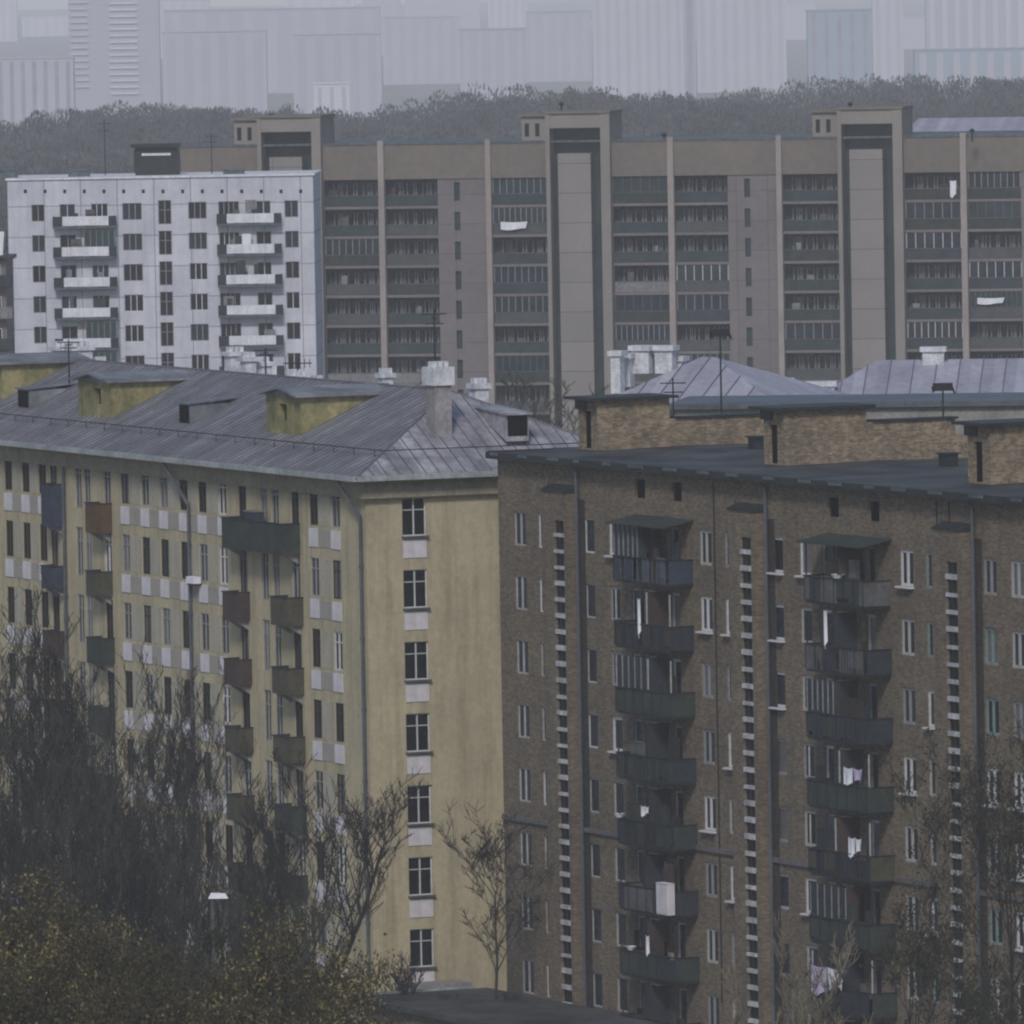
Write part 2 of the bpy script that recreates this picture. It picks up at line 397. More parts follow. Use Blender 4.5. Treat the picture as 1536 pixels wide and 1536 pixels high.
    # the run goes on a little to the right
build_each(pierm, 'window_pier', M['greypier'], yb)
build_each(bandm, 'spandrel_band', M['lilac'], yb)
ep = MB(); ep.box(0, .04, -.58, .58, -.42, .42); epm = ep.mesh('spandrel_panel', M['whitepanel'])
for y, z in ew[:7]: put('spandrel_panel', epm, yb, (0, 2.42, z-1.47))
# cornice and gutter
co = MB()
co.box(YL-.3, .32, -.32, -.001, YZ-.75, YZ-.05); co.box(0.001, .32, 0, YD+.3, YZ-.75, YZ-.05)
co.box(YL-.6, .62, -.62, -.001, YZ-.05, YZ+.2); co.box(0.001, .62, 0, YD+.6, YZ-.05, YZ+.2)
co.build('cornice', M['cornice'], yb)
ZE = YZ+.22; OV = .85
gu = MB()
gu.box(YL-OV, OV, -OV-.12, -OV+.1, ZE-.14, ZE+.10); gu.box(OV-.1, OV+.12, -OV+.1, YD+OV, ZE-.14, ZE+.10)
gu.build('gutter', M['gutter'], yb)
# hip roof
RH = 3.55; yr = YD/2; xa = -6.2
E0, E1 = (YL-OV, -OV, ZE), (OV, -OV, ZE); E2, E3 = (OV, YD+OV, ZE), (YL-OV, YD+OV, ZE)
A = (xa, yr, ZE+RH); Bp = (YL+6.2, yr, ZE+RH)
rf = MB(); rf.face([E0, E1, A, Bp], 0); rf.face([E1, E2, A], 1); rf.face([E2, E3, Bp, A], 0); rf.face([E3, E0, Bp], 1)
roof = rf.build('roof', [M['metal'], M['metal_hip']], yb)
slope = RH/(yr+OV)
def roofz(x, y):
    y = min(y, YD-y); return ZE+min(slope*(y+OV), RH/(OV-xa)*(OV-x))
sm = MB(); x = YL
while x < .6:
    ytop = yr if x < xa else -OV+(OV-x)/(OV-xa)*(yr+OV)
    if ytop > -.4:
        sm.hexa([(x-.02, -OV, ZE), (x+.02, -OV, ZE), (x+.02, ytop, roofz(-20, ytop)), (x-.02, ytop, roofz(-20, ytop)),
                 (x-.02, -OV, ZE+.045), (x+.02, -OV, ZE+.045), (x+.02, ytop, roofz(-20, ytop)+.045), (x-.02, ytop, roofz(-20, ytop)+.045)])
    x += .66
y = -.5
while y < YD+.5:
    yy = y if y < yr else YD-y
    xt = OV-(yy+OV)/(yr+OV)*(OV-xa); zt = ZE+RH*(OV-xt)/(OV-xa)
    sm.hexa([(OV, y-.02, ZE), (OV, y+.02, ZE), (xt, y+.02, zt), (xt, y-.02, zt),
             (OV, y-.02, ZE+.045), (OV, y+.02, ZE+.045), (xt, y+.02, zt+.045), (xt, y-.02, zt+.045)])
    y += .66
def rib(p, q, r=.07, m=0): sm.tube(p, q, r, r, 5)
rib((E1[0], E1[1], ZE), A, .06); rib(E2, A, .06); rib(A, Bp, .07)
sm.build('roof_seams', M['seam'], roof)
rl = MB()       # snow rail low on the slope
yv = 1.0; zv = roofz(-20, yv)+.35
rl.tube((YL, yv, zv), (-.2, yv, zv), .028)
xx = YL
while xx < -.5:
    rl.tube((xx, yv, zv-.35), (xx, yv, zv), .02); xx += 2.4
rl.tube((-.2, yv, zv), (-.2, YD-1, zv), .025)
rl.build('snow_rail', M['iron'], roof)
# big stucco dormers
def dormer(px0, px1, pbot, ptop, hole, big=True):
    yd = .5
    for _ in range(40):
        x1, zb = FY.front(px1, pbot, yd)
        if zb < roofz(-20, yd): break
        yd += .1
    x0 = FY.front(px0, pbot, yd)[0]; zt = FY.front((px0+px1)/2, ptop, yd)[1]
    yb_ = min(yr, (zt-ZE)/slope-OV+.6)
    d = MB()
    hz_ = (zb+zt)/2+.1
    if big:
        hx = FY.front(hole, pbot, yd)[0]
        wall_grid(d, x0, x1, zb-.2, zt, [(hx-.45, hx+.45, hz_-.35, hz_+.45)], PF(yd), .3)
    else:
        d.face([(x0, yd, zb-.2), (x1, yd, zb-.2), (x1, yd, zt), (x0, yd, zt)])
    d.face([(x1, yd, zb-.2), (x1, yb_, zt-.05), (x1, yb_, zt), (x1, yd, zt)])
    d.face([(x0, yb_, zt-.05), (x0, yd, zb-.2), (x0, yd, zt), (x0, yb_, zt)])
    o = d.build('dormer', [M['yellow_dirty'] if big else M['metal']], roof)
    k = MB()
    if big:
        t2 = zt+.35; xm = (x0+x1)/2
        k.hexa([(x0-.3, yd-.35, zt), (xm, yd-.35, t2), (xm, yb_+.8, t2), (x0-.3, yb_+.8, zt), (x0-.3, yd-.35, zt+.1), (xm, yd-.35, t2+.1), (xm, yb_+.8, t2+.1), (x0-.3, yb_+.8, zt+.1)])
        k.hexa([(xm, yd-.35, t2), (x1+.3, yd-.35, zt), (x1+.3, yb_+.8, zt), (xm, yb_+.8, t2), (xm, yd-.35, t2+.1), (x1+.3, yd-.35, zt+.1), (x1+.3, yb_+.8, zt+.1), (xm, yb_+.8, t2+.1)])
        k.face([(x0, yd-.002, zt), (x1, yd-.002, zt), (xm, yd-.002, t2)])
        q = MB(); q.face([(hx-.45, yd+.29, hz_-.35), (hx+.45, yd+.29, hz_-.35), (hx+.45, yd+.29, hz_+.45), (hx-.45, yd+.29, hz_+.45)]); q.build('opening', M['black'], o)
        k.build('dormer_roof', M['metal'], o)
    else:
        k.hexa([(x0-.12, yd-.15, zt), (x1+.12, yd-.15, zt), (x1+.12, yb_+.3, zt+.25), (x0-.12, yb_+.3, zt+.25),
                (x0-.12, yd-.15, zt+.06), (x1+.12, yd-.15, zt+.06), (x1+.12, yb_+.3, zt+.31), (x0-.12, yb_+.3, zt+.31)])
        k.build('dormer_roof', M['metal'], o)
        q = MB(); q.box(x0+.08, x1-.08, yd-.02, yd-.003, zb+.05, zt-.06); q.build('opening', M['black'], o)
dormer(118, 168, 628, 572, 147)
dormer(400, 452, 655, 594, 425)
dormer(-48, 4, 600, 545, -20)
dormer(27, 44, 613, 584, 0, False)
dormer(269, 285, 637, 606, 0, False)
# dormer on the end slope
x1 = -1.2; yA, yB = FY.side(759, 636, x1)[0], FY.side(793, 636, x1)[0]; zb = FY.side(775, 652, x1)[1]; zt = FY.side(775, 622, x1)[1]
q = MB(); xb = OV-(zt+.25-ZE)/RH*(OV-xa)-.3
q.hexa([(xb, yA-.1, zt+.25), (x1+.25, yA-.1, zt), (x1+.25, yB+.1, zt), (xb, yB+.1, zt+.25), (xb, yA-.1, zt+.33), (x1+.25, yA-.1, zt+.08), (x1+.25, yB+.1, zt+.08), (xb, yB+.1, zt+.33)])
q.face([(x1, yA, zb-.3), (x1, yB, zb-.3), (x1, yB, zt), (x1, yA, zt)])
q.face([(xb, yA, zt+.2), (x1, yA, zb-.3), (x1, yA, zt)]); q.face([(x1, yB, zb-.3), (xb, yB, zt+.2), (x1, yB, zt)])
o = q.build('dormer', M['metal_hip'], roof); q = MB(); q.box(x1+.003, x1+.03, yA+.08, yB-.08, zb-.05, zt-.05); q.build('opening', M['black'], o)
# chimneys
def chimney(px, ytop, y, w_, shaft='chimney', cap='whitewash', caph=1.2, d_=None, zb=None):
    x, zt = FY.front(px, ytop, y); d_ = d_ or w_; zb = zb or roofz(x, y)-.3
    k = MB(); k.box(x-w_/2, x+w_/2, y-d_/2, y+d_/2, zb, zt-caph); o = k.build('chimney', M[shaft], roof)
    k = MB(); k.box(x-w_/2-.12, x+w_/2+.12, y-d_/2-.12, y+d_/2+.12, zt-caph, zt-.25)
    n_ = max(1, int(w_/.55))
    for i in range(3):
        yy = y-d_/2+d_*(i+.5)/3; k.box(x-w_*.3, x+w_*.3, yy-.1, yy+.1, zt-.249, zt)
    k.build('chimney_cap', M[cap], o)
chimney(657, 542, 5.0, 1.05, caph=1.1, d_=.85)
chimney(718, 567, 11.0, .7, 'whitewash', 'whitewash', .5)
for px, yt, y_, w_ in ((92, 512, 8.5, .8), (119, 512, 8.3, 1.0), (104, 530, 7.8, .4), (352, 520, 8.6, .8), (372, 528, 8.2, .6), (446, 556, 8.3, .7), (388, 535, 9, 1.0), (578, 552, 9, .55), (150, 535, 8.2, .5), (168, 545, 8.2, .5), (475, 563, 8.2, .5), (498, 570, 8.1, .4)):
    chimney(px, yt, y_, w_, 'whitewash', 'whitewash', .45)
# downpipes
def downpipe(x, top, yw=0, bend=None, zlow=0, r=.09):
    k = MB()
    if bend: k.tube((x-bend, -OV+.05, ZE-.1), (x, yw-.14, ZE-bend*1.1-.4), r); z1 = ZE-bend*1.1-.4
    else: z1 = top
    k.tube((x, yw-.14, z1), (x, yw-.14, zlow), r)
    for i in range(int(z1/3.3)): k.tube((x, yw-.14, 1.6+i*3.3), (x, yw-.14, 1.75+i*3.3), r*1.35)
    return k
xs_ = FY.front(286, 740)[0]
downpipe(xs_, 0, 0, 1.6).build('downpipe', M['pipe'], yb)
downpipe(-.35, 0, 0, 1.3).build('downpipe', M['pipe'], yb)
downpipe(FY.front(104, 720)[0]-.5, YZ).build('downpipe', M['pipe'], yb)
# balconies of the yellow facade
def ybalcony(pl, pc, pr, yt, yb_, mat, tall=0, top=True):
    """pl..pc front face, pc..pr the near end; yt, yb_ = top and bottom in the photograph"""
    x1, _ = FY.front(pr, yb_, 0); P = 1.0
    zt = FY.front(pr, yt, 0)[1]; zb = FY.front(pr, yb_, 0)[1]
    for _ in range(3):
        xc, _z = FY.front(pc, yb_, -P)
        P = max(.5, min(1.15, P+(x1-xc)*.35))
    x0 = FY.front(pl, yb_, -P)[0]; x0 = min(x0, x1-1.2)
    k = MB(); t = .06
    k.box(x0, x1, -P, -.001, zb, zb+.14); o = k.build('balcony', M['concrete'], yb)
    k = MB(); k.box(x0, x1, -P-t, -P, zb+.02, zt); k.box(x0-t, x0, -P, -.001, zb+.02, zt); k.box(x1, x1+t, -P, -.001, zb+.02, zt)
    k.build('balcony_panel', BALC[mat], o)
    k = MB(); k.box(x0-t-.03, x1+t+.03, -P-t-.03, -P+.03, zt, zt+.05); k.box(x0-t-.03, x0+.03, -P+.03, -.001, zt, zt+.05); k.box(x1-.03, x1+t+.03, -P+.03, -.001, zt, zt+.05)
    k.build('handrail', M['iron'], o)
    if tall:
        k = MB(); zc = zt+tall
        for xx in (x0, (x0+x1)/2, x1): k.box(xx-.03, xx+.03, -P-.03, -P+.03, zt+.05, zc)
        k.box(x0-.1, x1+.1, -P-.15, -.001, zc, zc+.06); k.build('canopy', BALC[mat], o)
    k = MB()
    for bx in (x0+.25, x1-.25): k.hexa([(bx-.08, -P*.8, zb-.05), (bx+.08, -P*.8, zb-.05), (bx+.08, -.001, zb-.45), (bx-.08, -.001, zb-.45), (bx-.08, -P*.8, zb-.002), (bx+.08, -P*.8, zb-.002), (bx+.08, -.001, zb-.002), (bx-.08, -.001, zb-.002)])
    build_each(k, 'bracket', M['concrete'], o)
    return x0, x1, P, zb, zt
YB = []
for args in [(64, 78, 98, 727, 790, 7), (130, 147, 168, 756, 800, 5), (335, 424, 450, 786, 832, 1),
             (64, 80, 99, 850, 884, 7), (131, 148, 169, 858, 894, 4), (336, 352, 375, 889, 931, 6), (408, 430, 455, 897, 939, 4),
             (66, 82, 101, 948, 985, 6), (132, 150, 172, 958, 996, 1), (338, 356, 378, 990, 1028, 6), (410, 432, 456, 1003, 1042, 4),
             (68, 84, 102, 1052, 1090, 1), (134, 152, 173, 1062, 1100, 1), (340, 358, 380, 1092, 1130, 4), (412, 434, 458, 1106, 1145, 4),
             (70, 86, 104, 1156, 1194, 6), (136, 154, 175, 1166, 1204, 1), (342, 360, 382, 1194, 1232, 4), (414, 436, 460, 1210, 1248, 1),
             (344, 362, 384, 1298, 1336, 4), (416, 438, 462, 1314, 1352, 1), (346, 364, 386, 1400, 1438, 4), (418, 440, 464, 1418, 1455, 1)]:
    YB.append(ybalcony(*args))
# entrance porch slab at foot of end wall
k = MB(); k.box(.001, 1.6, 1.0, 4.2, 2.0, 2.2); k.build('porch_slab', M['concrete'], yb)

# ================================================================== BRICK BUILDING
FB = Frame(750, 900, 480, math.atan(7568/16000)-math.pi/2)
BL, BD, BZ = 62.0, 17.0, 26.95
bb = thing('apartment_building', 'brown brick apartment block with stacked dark balconies and striped stair windows', 'building', FB.o, FB.th)
BR = [23.7-2.885*k for k in range(8)]
bx = lambda px: FB.front(px, 800+.1*(px-780))[0]
bcols = [(780, 1.25, 1), (813, .8, 0), (884, 1.05, 0), (921, 1.05, 0), (1058, 1.15, 1), (1091, .6, 0), (1166, 1.1, 0), (1208, 1.1, 0),
         (1360, 1.2, 1), (1393, .6, 0), (1485, 1.2, 1), (1526, 1.2, 1)]
rects = []; wins = []
for px, w_, mu in bcols:
    x = bx(px)
    for r, z in enumerate(BR): rects.append((x-w_/2, x+w_/2, z-.75, z+.78)); wins.append((x, z-.75, w_, 1.53, mu, r, 0))
bal = [(bx(952), 'd'), (bx(972), 'w'), (bx(1012), 'd'), (bx(1240), 'd'), (bx(1262), 'w'), (bx(1306), 'd')]
for x, k in bal:
    w_ = .8 if k == 'd' else 1.25
    for r, z in enumerate(BR):
        za = z-1.35 if k == 'd' else z-.6
        rects.append((x-w_/2, x+w_/2, za, z+.78)); wins.append((x, za, w_, z+.78-za, int(k == 'w'), r, 1))
att = []
for px, py in ((960, 733), (1015, 738), (1250, 761), (1311, 767)):
    x, z = FB.front(px, py); rects.append((x-.5, x+.5, z-.42, z+.42)); att.append((x, z))
wb = MB(); wall_grid(wb, 0, BL, 0, BZ, rects, PF(), .13)
wb.face([(BL, 0, 0), (BL, BD, 0), (BL, BD, BZ), (BL, 0, BZ)]); wb.face([(0, BD, 0), (0, 0, 0), (0, 0, BZ), (0, BD, BZ)]); wb.face([(BL, BD, 0), (0, BD, 0), (0, BD, BZ), (BL, BD, BZ)])
wb.build('wall', M['brick'], bb)
random.seed(11)
wins.sort(key=lambda q: -q[0]-(q[6] == 0)*6-(4-q[5])*.5); rest = []
for i, (x, za, w_, h_, mu, r, inb) in enumerate(wins):
    fm = random.choice(['white_frame', 'grey_frame', 'grey_frame', 'pale_frame', 'green_frame', 'white_frame', 'pale_frame']); gm = random.choice(['glass', 'glass_blue', 'glass_blue', 'glass_curtain'])
    if i < 96: add_window(bb, (x, .06, za), 0, w_, h_, fm, gm, mu, 0, .12, 'whitepanel' if fm == 'white_frame' and not inb else None)
    else: rest.append(((x, .06, za), 0, w_, h_, mu, random.choice([0, 1, 1])))
merge_windows(bb, rest, 'window_rows', 'pale_frame', 'glass_blue')
for x, z in att:
    k = MB(); k.box(x-.5, x+.5, .2, .24, z-.42, z+.42); k.box(x-.03, x+.03, .15, .199, z-.42, z+.42); k.build('attic_vent', M['black'], bb)
# string course and drip
k = MB(); zs = FB.front(758, 1225)[1]; k.box(0, BL, -.12, -.001, zs-.1, zs+.1)
k.build('string_course', M['brick_band'], bb)
# stair towers
def tower(pl, pr, ptop, pstrip, ys0):
    P = .55
    x0 = FB.front(pl, ptop, -P)[0]; x1 = FB.front(pr, ptop, -P)[0]; zt = FB.front(pr, ptop, -P)[1]
    xs0 = FB.front(pstrip, ys0, -P)[0]; zs0 = FB.front(pstrip, ys0, -P)[1]
    k = MB(); wall_grid(k, x0, x1, 0, zt, [(xs0-.5, xs0+.5, 1.5, zs0)], PF(-P), .12)
    k.face([(x1, -P, 0), (x1, 0, 0), (x1, 0, zt), (x1, -P, zt)]); k.face([(x0, 0, 0), (x0, -P, 0), (x0, -P, zt), (x0, 0, zt)]); k.face([(x0, -P, zt), (x1, -P, zt), (x1, 0, zt), (x0, 0, zt)])
    t = k.build('stair_tower', M['brick'], bb)
    k = MB(); k.hexa([(x0-.05, -P-.07, zt+.003), (x1+.07, -P-.07, zt+.003), (x1+.07, -.001, zt+.003), (x0-.05, -.001, zt+.003), (x0-.05, -P-.07, zt+.06), (x1+.07, -P-.07, zt+.06), (x1+.07, -.001, zt+.3), (x0-.05, -.001, zt+.3)])
    k.build('tower_cap', M['fascia'], t)
    k = MB(); z = zs0; st = 2.885/4
    k.face([(xs0-.5, -P+.115, 1.5), (xs0+.5, -P+.115, 1.5), (xs0+.5, -P+.115, zs0), (xs0-.5, -P+.115, zs0)], 1)
    while z > 2:
        hh = random.uniform(.13, .23); k.box(xs0-.5, xs0+.5, -P-.03, -P+.11, z-st, z-st+hh, 0)
        k.box(xs0-.03, xs0+.03, -P+.05, -P+.11, z-st+.256, z-.001, 2)
        z -= st
    k.build('stair_window', [M['stairwhite'], M['glass'], M['iron']], t)
    # strip of darker brick and downpipe in the angle beside the tower
    k = MB(); k.box(x1+.02, x1+.75, -.02, -.001, .3, zt-.3); k.build('dark_strip', M['brick_dark'], t)
    k = MB(); k.tube((x1+.28, -.18, 0), (x1+.28, -.18, BZ-.4), .085); k.tube((x1+.28, -.18, BZ-.4), (x1+.1, -.5, BZ-.05), .085)
    k.build('downpipe', M['pipe'], t)
    k = MB(); k.tube((x0-.2, -.15, 0), (x0-.2, -.15, zt+.5), .06); k.build('downpipe', M['pipe'], t)
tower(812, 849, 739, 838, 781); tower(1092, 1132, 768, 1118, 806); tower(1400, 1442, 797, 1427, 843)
# roof
k = MB(); k.hexa([(-.02, -.45, BZ+.02), (BL, -.45, BZ+.02), (BL, BD/2, BZ+.16), (-.02, BD/2, BZ+.16), (-.02, -.45, BZ+.1), (BL, -.45, BZ+.1), (BL, BD/2, BZ+.24), (-.02, BD/2, BZ+.24)])
k.hexa([(-.02, BD/2, BZ+.16), (BL, BD/2, BZ+.16), (BL, BD+.45, BZ+.02), (-.02, BD+.45, BZ+.02), (-.02, BD/2, BZ+.24), (BL, BD/2, BZ+.24), (BL, BD+.45, BZ+.1), (-.02, BD+.45, BZ+.1)])
broof = k.build('roof', M['tar'], bb)
k = MB(); k.box(-.1, BL, -.55, -.452, BZ-.14, BZ+.17); k.box(-.1, -.022, -.45, BD+.4, BZ-.1, BZ+.2); k.build('eaves_fascia', M['fascia'], broof)
k = MB(); x = .5
random.seed(3)
while x < BL-4:
    L_ = random.uniform(.5, 1.4); k.box(x, x+L_, -.62, -.552, BZ+.02, BZ+.15); x += L_+random.uniform(1.6, 2.6)
build_each(k, 'roof_edge_sheet', M['fascia_pale'], broof)
# attic stair-houses and fire walls across the roof
def attic(x1, y0, tall_len, low_len, ht, hl, x0d=2.0, panel=False):
    zr = BZ-.1
    def rz(y): return BZ+.1+(.14/8.9)*(min(y, BD/2)+.45)
    k = MB(); x0 = x1-x0d; dy = y0+tall_len
    wall_grid(k, x0, x1, rz(y0)-.4, rz(y0)+ht, [(x0+.5, x0+1.3, rz(y0)+.05, rz(y0)+1.75)], PF(y0), .2)
    k.face([(x1, y0, zr), (x1, dy, zr), (x1, dy, rz(y0)+ht), (x1, y0, rz(y0)+ht)]); k.face([(x0, dy, zr), (x0, y0, zr), (x0, y0, rz(y0)+ht), (x0, dy, rz(y0)+ht)]); k.face([(x1, dy, zr), (x0, dy, zr), (x0, dy, rz(y0)+ht), (x1, dy, rz(y0)+ht)])
    o = k.build('stair_house', M['brick_warm'], broof)
    k = MB(); k.box(x0+.5, x0+1.3, y0+.15, y0+.19, rz(y0)+.05, rz(y0)+1.75); k.build('door', M['black'], o)
    k = MB(); zt = rz(y0)+ht
    k.box(x0-.5, x1+.35, y0-.5, dy+.3, zt+.003, zt+.13); k.box(x0-.1, x0+.9, y0-.12, y0-.003, zt-.45, zt-.02); k.build('stair_house_roof', M['fascia'], o)
    k = MB(); k.box(x1-.5, x1-.03, dy+.002, dy+low_len, zr, rz(y0)+hl); o = k.build('fire_wall', M['brick_warm'], broof)
    k = MB(); k.box(x1-.62, x1+.09, dy+.31, dy+low_len+.1, rz(y0)+hl+.003, rz(y0)+hl+.09); k.build('coping', M['fascia'], o)
    return rz(y0), dy
attic(2.9, 3.65, 3.6, 5.0, 2.25, 1.3)
attic(21.0, 3.9, 4.0, 4.4, 2.4, 1.75); attic(40.8, 3.5, 4.0, 4.6, 2.45, 1.75)
k = MB(); k.box(20.5, 20.97, 12.305, 15.8, BZ, BZ+1.2); k.build('fire_wall', M['brick_warm'], broof)
# hatch boxes on the roof
for x, y in ((8.2, 9.0), (14.5, 9.5), (27.5, 8.5), (33, 10.2)):
    k = MB(); k.box(x-.35, x+.35, y-.3, y+.3, BZ+.1, BZ+.75); k.box(x-.45, x+.45, y-.4, y+.4, BZ+.753, BZ+.82); k.build('vent_stack', M['fascia'], broof)
# balconies
random.seed(21)
def bbalcony(px0, px1, r, mat, canopy=False, glazed=False, mats2=None):
    P = 1.15; zf = BR[r]-1.72
    x0 = FB.front(px0, 850, -P)[0]; x1 = FB.front(px1, 850, -P)[0]
    k = MB(); k.box(x0, x1, -P, -.001, zf, zf+.16); o = k.build('balcony', M['fascia'], bb)
    zt = zf+1.12; t = .05
    k = MB(); xm = x0+(x1-x0)*random.uniform(.4, .6); z0 = zf+.1
    ns = random.randint(4, 7); es = sorted([x0, x1]+[x0+(x1-x0)*(i+random.uniform(.3, .7))/ns for i in range(ns)])
    barred = random.random() < .4
    if barred:
        for i in range(22):
            q = x0+(x1-x0)*(i+.5)/22
            if random.random() < .85: k.box(q-.025, q+.025, -P-t, -P, z0, zt, 0)
    for i in range(len(es)-1):
      if not (barred and i % 2): k.box(es[i]+(.01 if i else 0), es[i+1], -P-t, -P, z0+(random.uniform(0, .25) if random.random() < .3 else 0), zt+random.uniform(-.12, .16), int(random.random() < .5))
    k.box(x0-t, x0, -P, -.001, z0, zt, 0); k.box(x1, x1+t, -P, -.001, z0, zt, 1)
    k.build('balcony_panel', [BALC[mat], BALC[mats2 if mats2 is not None else mat]], o)
    k = MB(); k.box(x0-.08, x1+.08, -P-.09, -P+.03, zt, zt+.05); k.box(x0-.08, x0+.02, -P+.03, -.001, zt, zt+.05); k.box(x1-.02, x1+.08, -P+.03, -.001, zt, zt+.05)
    xx = x0
    while xx < x1: k.box(xx-.02, xx+.02, -P-.075, -P-.052, z0, zt); xx += .9
    k.build('handrail', M['iron'], o)
    zc = zf+2.55
    k = MB()
    for xx in (x0+.02, xm, x1-.02): k.box(xx-.03, xx+.03, -P, -P+.05, zt+.05, zc)
    build_each(k, 'post', M['pale_frame' if random.random() < .2 else 'iron'], o)
    k = MB(); k.box(xm-.04, xm+.04, -P+.06, -.001, zf+.16, zc, 0); k.build('divider', BALC[random.choice([1, 3, 3, 6])], o)
    if canopy:
        k = MB(); k.hexa([(x0-.2, -P-.35, zc), (x1+.2, -P-.35, zc), (x1+.2, -.001, zc+.3), (x0-.2, -.001, zc+.3), (x0-.2, -P-.35, zc+.05), (x1+.2, -P-.35, zc+.05), (x1+.2, -.001, zc+.35), (x0-.2, -.001, zc+.35)])
        k.build('canopy', BALC[1], o)
    if glazed:
        a, b_ = (x0, xm) if random.random() < .5 else (xm+.06, x1)
        k = MB(); k.face([(a, -P+.01, zt+.05), (b_, -P+.01, zt+.05), (b_, -P+.01, zc), (a, -P+.01, zc)], 0)
        n_ = 5
        for i in range(n_+1): q = a+(b_-a)*i/n_; k.box(q-.035, q+.035, -P-.02, -P+.005, zt+.05, zc, 1)
        k.build('glazing', [M['glass_blue'], M['grey_frame']], o)
    for _ in range(random.randint(4, 7)):
        q = random.uniform(x0+.1, x1-.7); hh = random.choice([.7, 1.3, 1.5, 1.9, 2.2]); ww = random.uniform(.12, .65)
        k = MB(); y_ = random.uniform(-P+.08, -.5); k.box(q, q+ww, y_, y_+random.uniform(.05, .3), zf+.163, zf+.163+hh*random.uniform(.8, 1.05))
        k.build('stored_board', random.choice([BALC[1], BALC[3], BALC[3], BALC[6], BALC[2], M['brown_frame'], M['black'], BALC[8]]), o)
    return x0, x1, P, zf, zt
BB = {}
mA = [(0, 7, 1, 1), (1, 3, 0, 0), (2, 1, 0, 1), (1, 3, 0, 0), (3, 1, 0, 0), (2, 3, 0, 0), (3, 1, 0, 0), (1, 1, 0, 0)]
mB_ = [(1, 2, 1, 0), (2, 3, 0, 0), (1, 3, 0, 1), (1, 1, 0, 0), (3, 4, 0, 0), (1, 1, 0, 1), (3, 1, 0, 0), (1, 1, 0, 0)]
for r in range(8):
    BB['A', r] = bbalcony(922, 1003, r, mA[r][0], bool(mA[r][2]), bool(mA[r][3]), mA[r][1])
    BB['B', r] = bbalcony(1208, 1298, r, mB_[r][0], bool(mB_[r][2]), bool(mB_[r][3]), mB_[r][1])
    if r != 0: pass
BB['C', 0] = None
# thin gas pipe and cables on the brick facade
for xq, zq in ((bx(1393)+.9, 8), (bx(1393)+2.0, 10), (bx(1058)+1.0, 4)):
    k = MB(); k.tube((xq, -.06, zq), (xq, -.06, BZ-.3), .03); k.build('wall_cable', M['iron'], bb)

# laundry and things on the balconies
def cloth_panel(k, x, y, zt, w_, h_, m=0, ph=0):
    nx, nz = 8, 6; V = [[None]*(nz+1) for _ in range(nx+1)]
    for i in range(nx+1):
        for j in range(nz+1):
            u = i/nx; v = j/nz
            V[i][j] = (x+w_*u*(1-.08*v), y+.06*v*s(u*9+ph)+.02, zt-h_*v*(1+.12*s(u*5+ph))-.08*s(u*math.pi)*(1-v))
    for i in range(nx):
        for j in range(nz): k.face([V[i][j+1], V[i+1][j+1], V[i+1][j], V[i][j]], m)
def laundry(label, key, fr, w_, h_, dz, mats, pieces=2):
    x0, x1, P, zf, zt = BB[key]; x = x0+(x1-x0)*fr
    t = thing('laundry', label, 'laundry', FB.world(x, -P-.12, zf+dz), FB.th)
    k = MB(); k.tube((-.3, 0, 0), (w_*pieces+.4, 0, 0), .012); k.build('washing_line', M['iron'], t)
    for i in range(pieces):
        k = MB(); cloth_panel(k, i*w_*1.02, 0, -.01, w_, h_*(1-.25*(i % 2)), 0, i*1.7); k.build('cloth', M[mats[i % len(mats)]], t)
laundry('white and lilac washing hung out on the right balcony stack, topmost of the three', ('B', 3), .62, .85, .75, 1.95, ['cloth_white', 'cloth_lilac'], 2)
laundry('white shirts hanging on the right balcony stack one floor below the lilac washing', ('B', 4), .68, .6, .85, 1.9, ['cloth_white'], 2)
laundry('large pale sheet hanging on the lowest right hand balcony', ('B', 6), .02, 1.5, 1.2, 2.0, ['cloth_lilac', 'cloth_white'], 2)
laundry('narrow white cloth hanging on second balcony from the top in the left stack', ('A', 1), .45, .28, 1.6, 2.3, ['cloth_white'], 1)
laundry('narrow white towel hanging on next to lowest balcony of the left stack', ('A', 6), .5, .32, .9, 2.0, ['cloth_white', 'cloth_lilac'], 1)
laundry('small white cloths drying on the left balcony stack just above the grey string course', ('A', 4), .45, .4, .5, 1.9, ['cloth_white'], 2)
laundry('slim white curtain hanging on second balcony of the right stack', ('B', 1), .33, .3, 1.5, 2.7, ['cloth_white'], 1)
def cabinet(label, key, fr, w_, h_, mat, dz=0, out=False, name='storage_cabinet', cat='cabinet'):
    x0, x1, P, zf, zt = BB[key]; x = x0+(x1-x0)*fr; y = -P-.40 if out else -P+.1
    t = thing(name, label, cat, FB.world(x, y, zf+.16+dz), FB.th)
    k = MB(); k.box(0, w_, 0, .35, 0, h_); k.build('body', mat, t)
    k = MB(); k.box(.03, w_/2-.01, -.02, -.002, .05, h_-.05); k.box(w_/2+.01, w_-.03, -.02, -.002, .05, h_-.05); k.box(-.02, w_+.02, -.03, .37, h_+.002, h_+.03); k.build('door', mat, t)
cabinet('white box hung outside fourth balcony from the bottom in the left stack', ('A', 5), .82, 1.1, 1.35, M['whitepanel'], 0, True)
cabinet('rusty orange cupboard on third balcony of the left stack', ('A', 2), .05, 1.3, 2.0, BALC[5])
cabinet('dark wooden cupboard on top balcony of the right stack', ('B', 0), .3, .9, 1.7, M['brown_frame'])
cabinet('grey cupboard on fourth balcony of the left stack', ('A', 3), .2, 1.2, 1.5, BALC[2])
cabinet('dark cupboard on fifth balcony of the left stack', ('A', 4), .1, 1.0, 1.7, BALC[1])
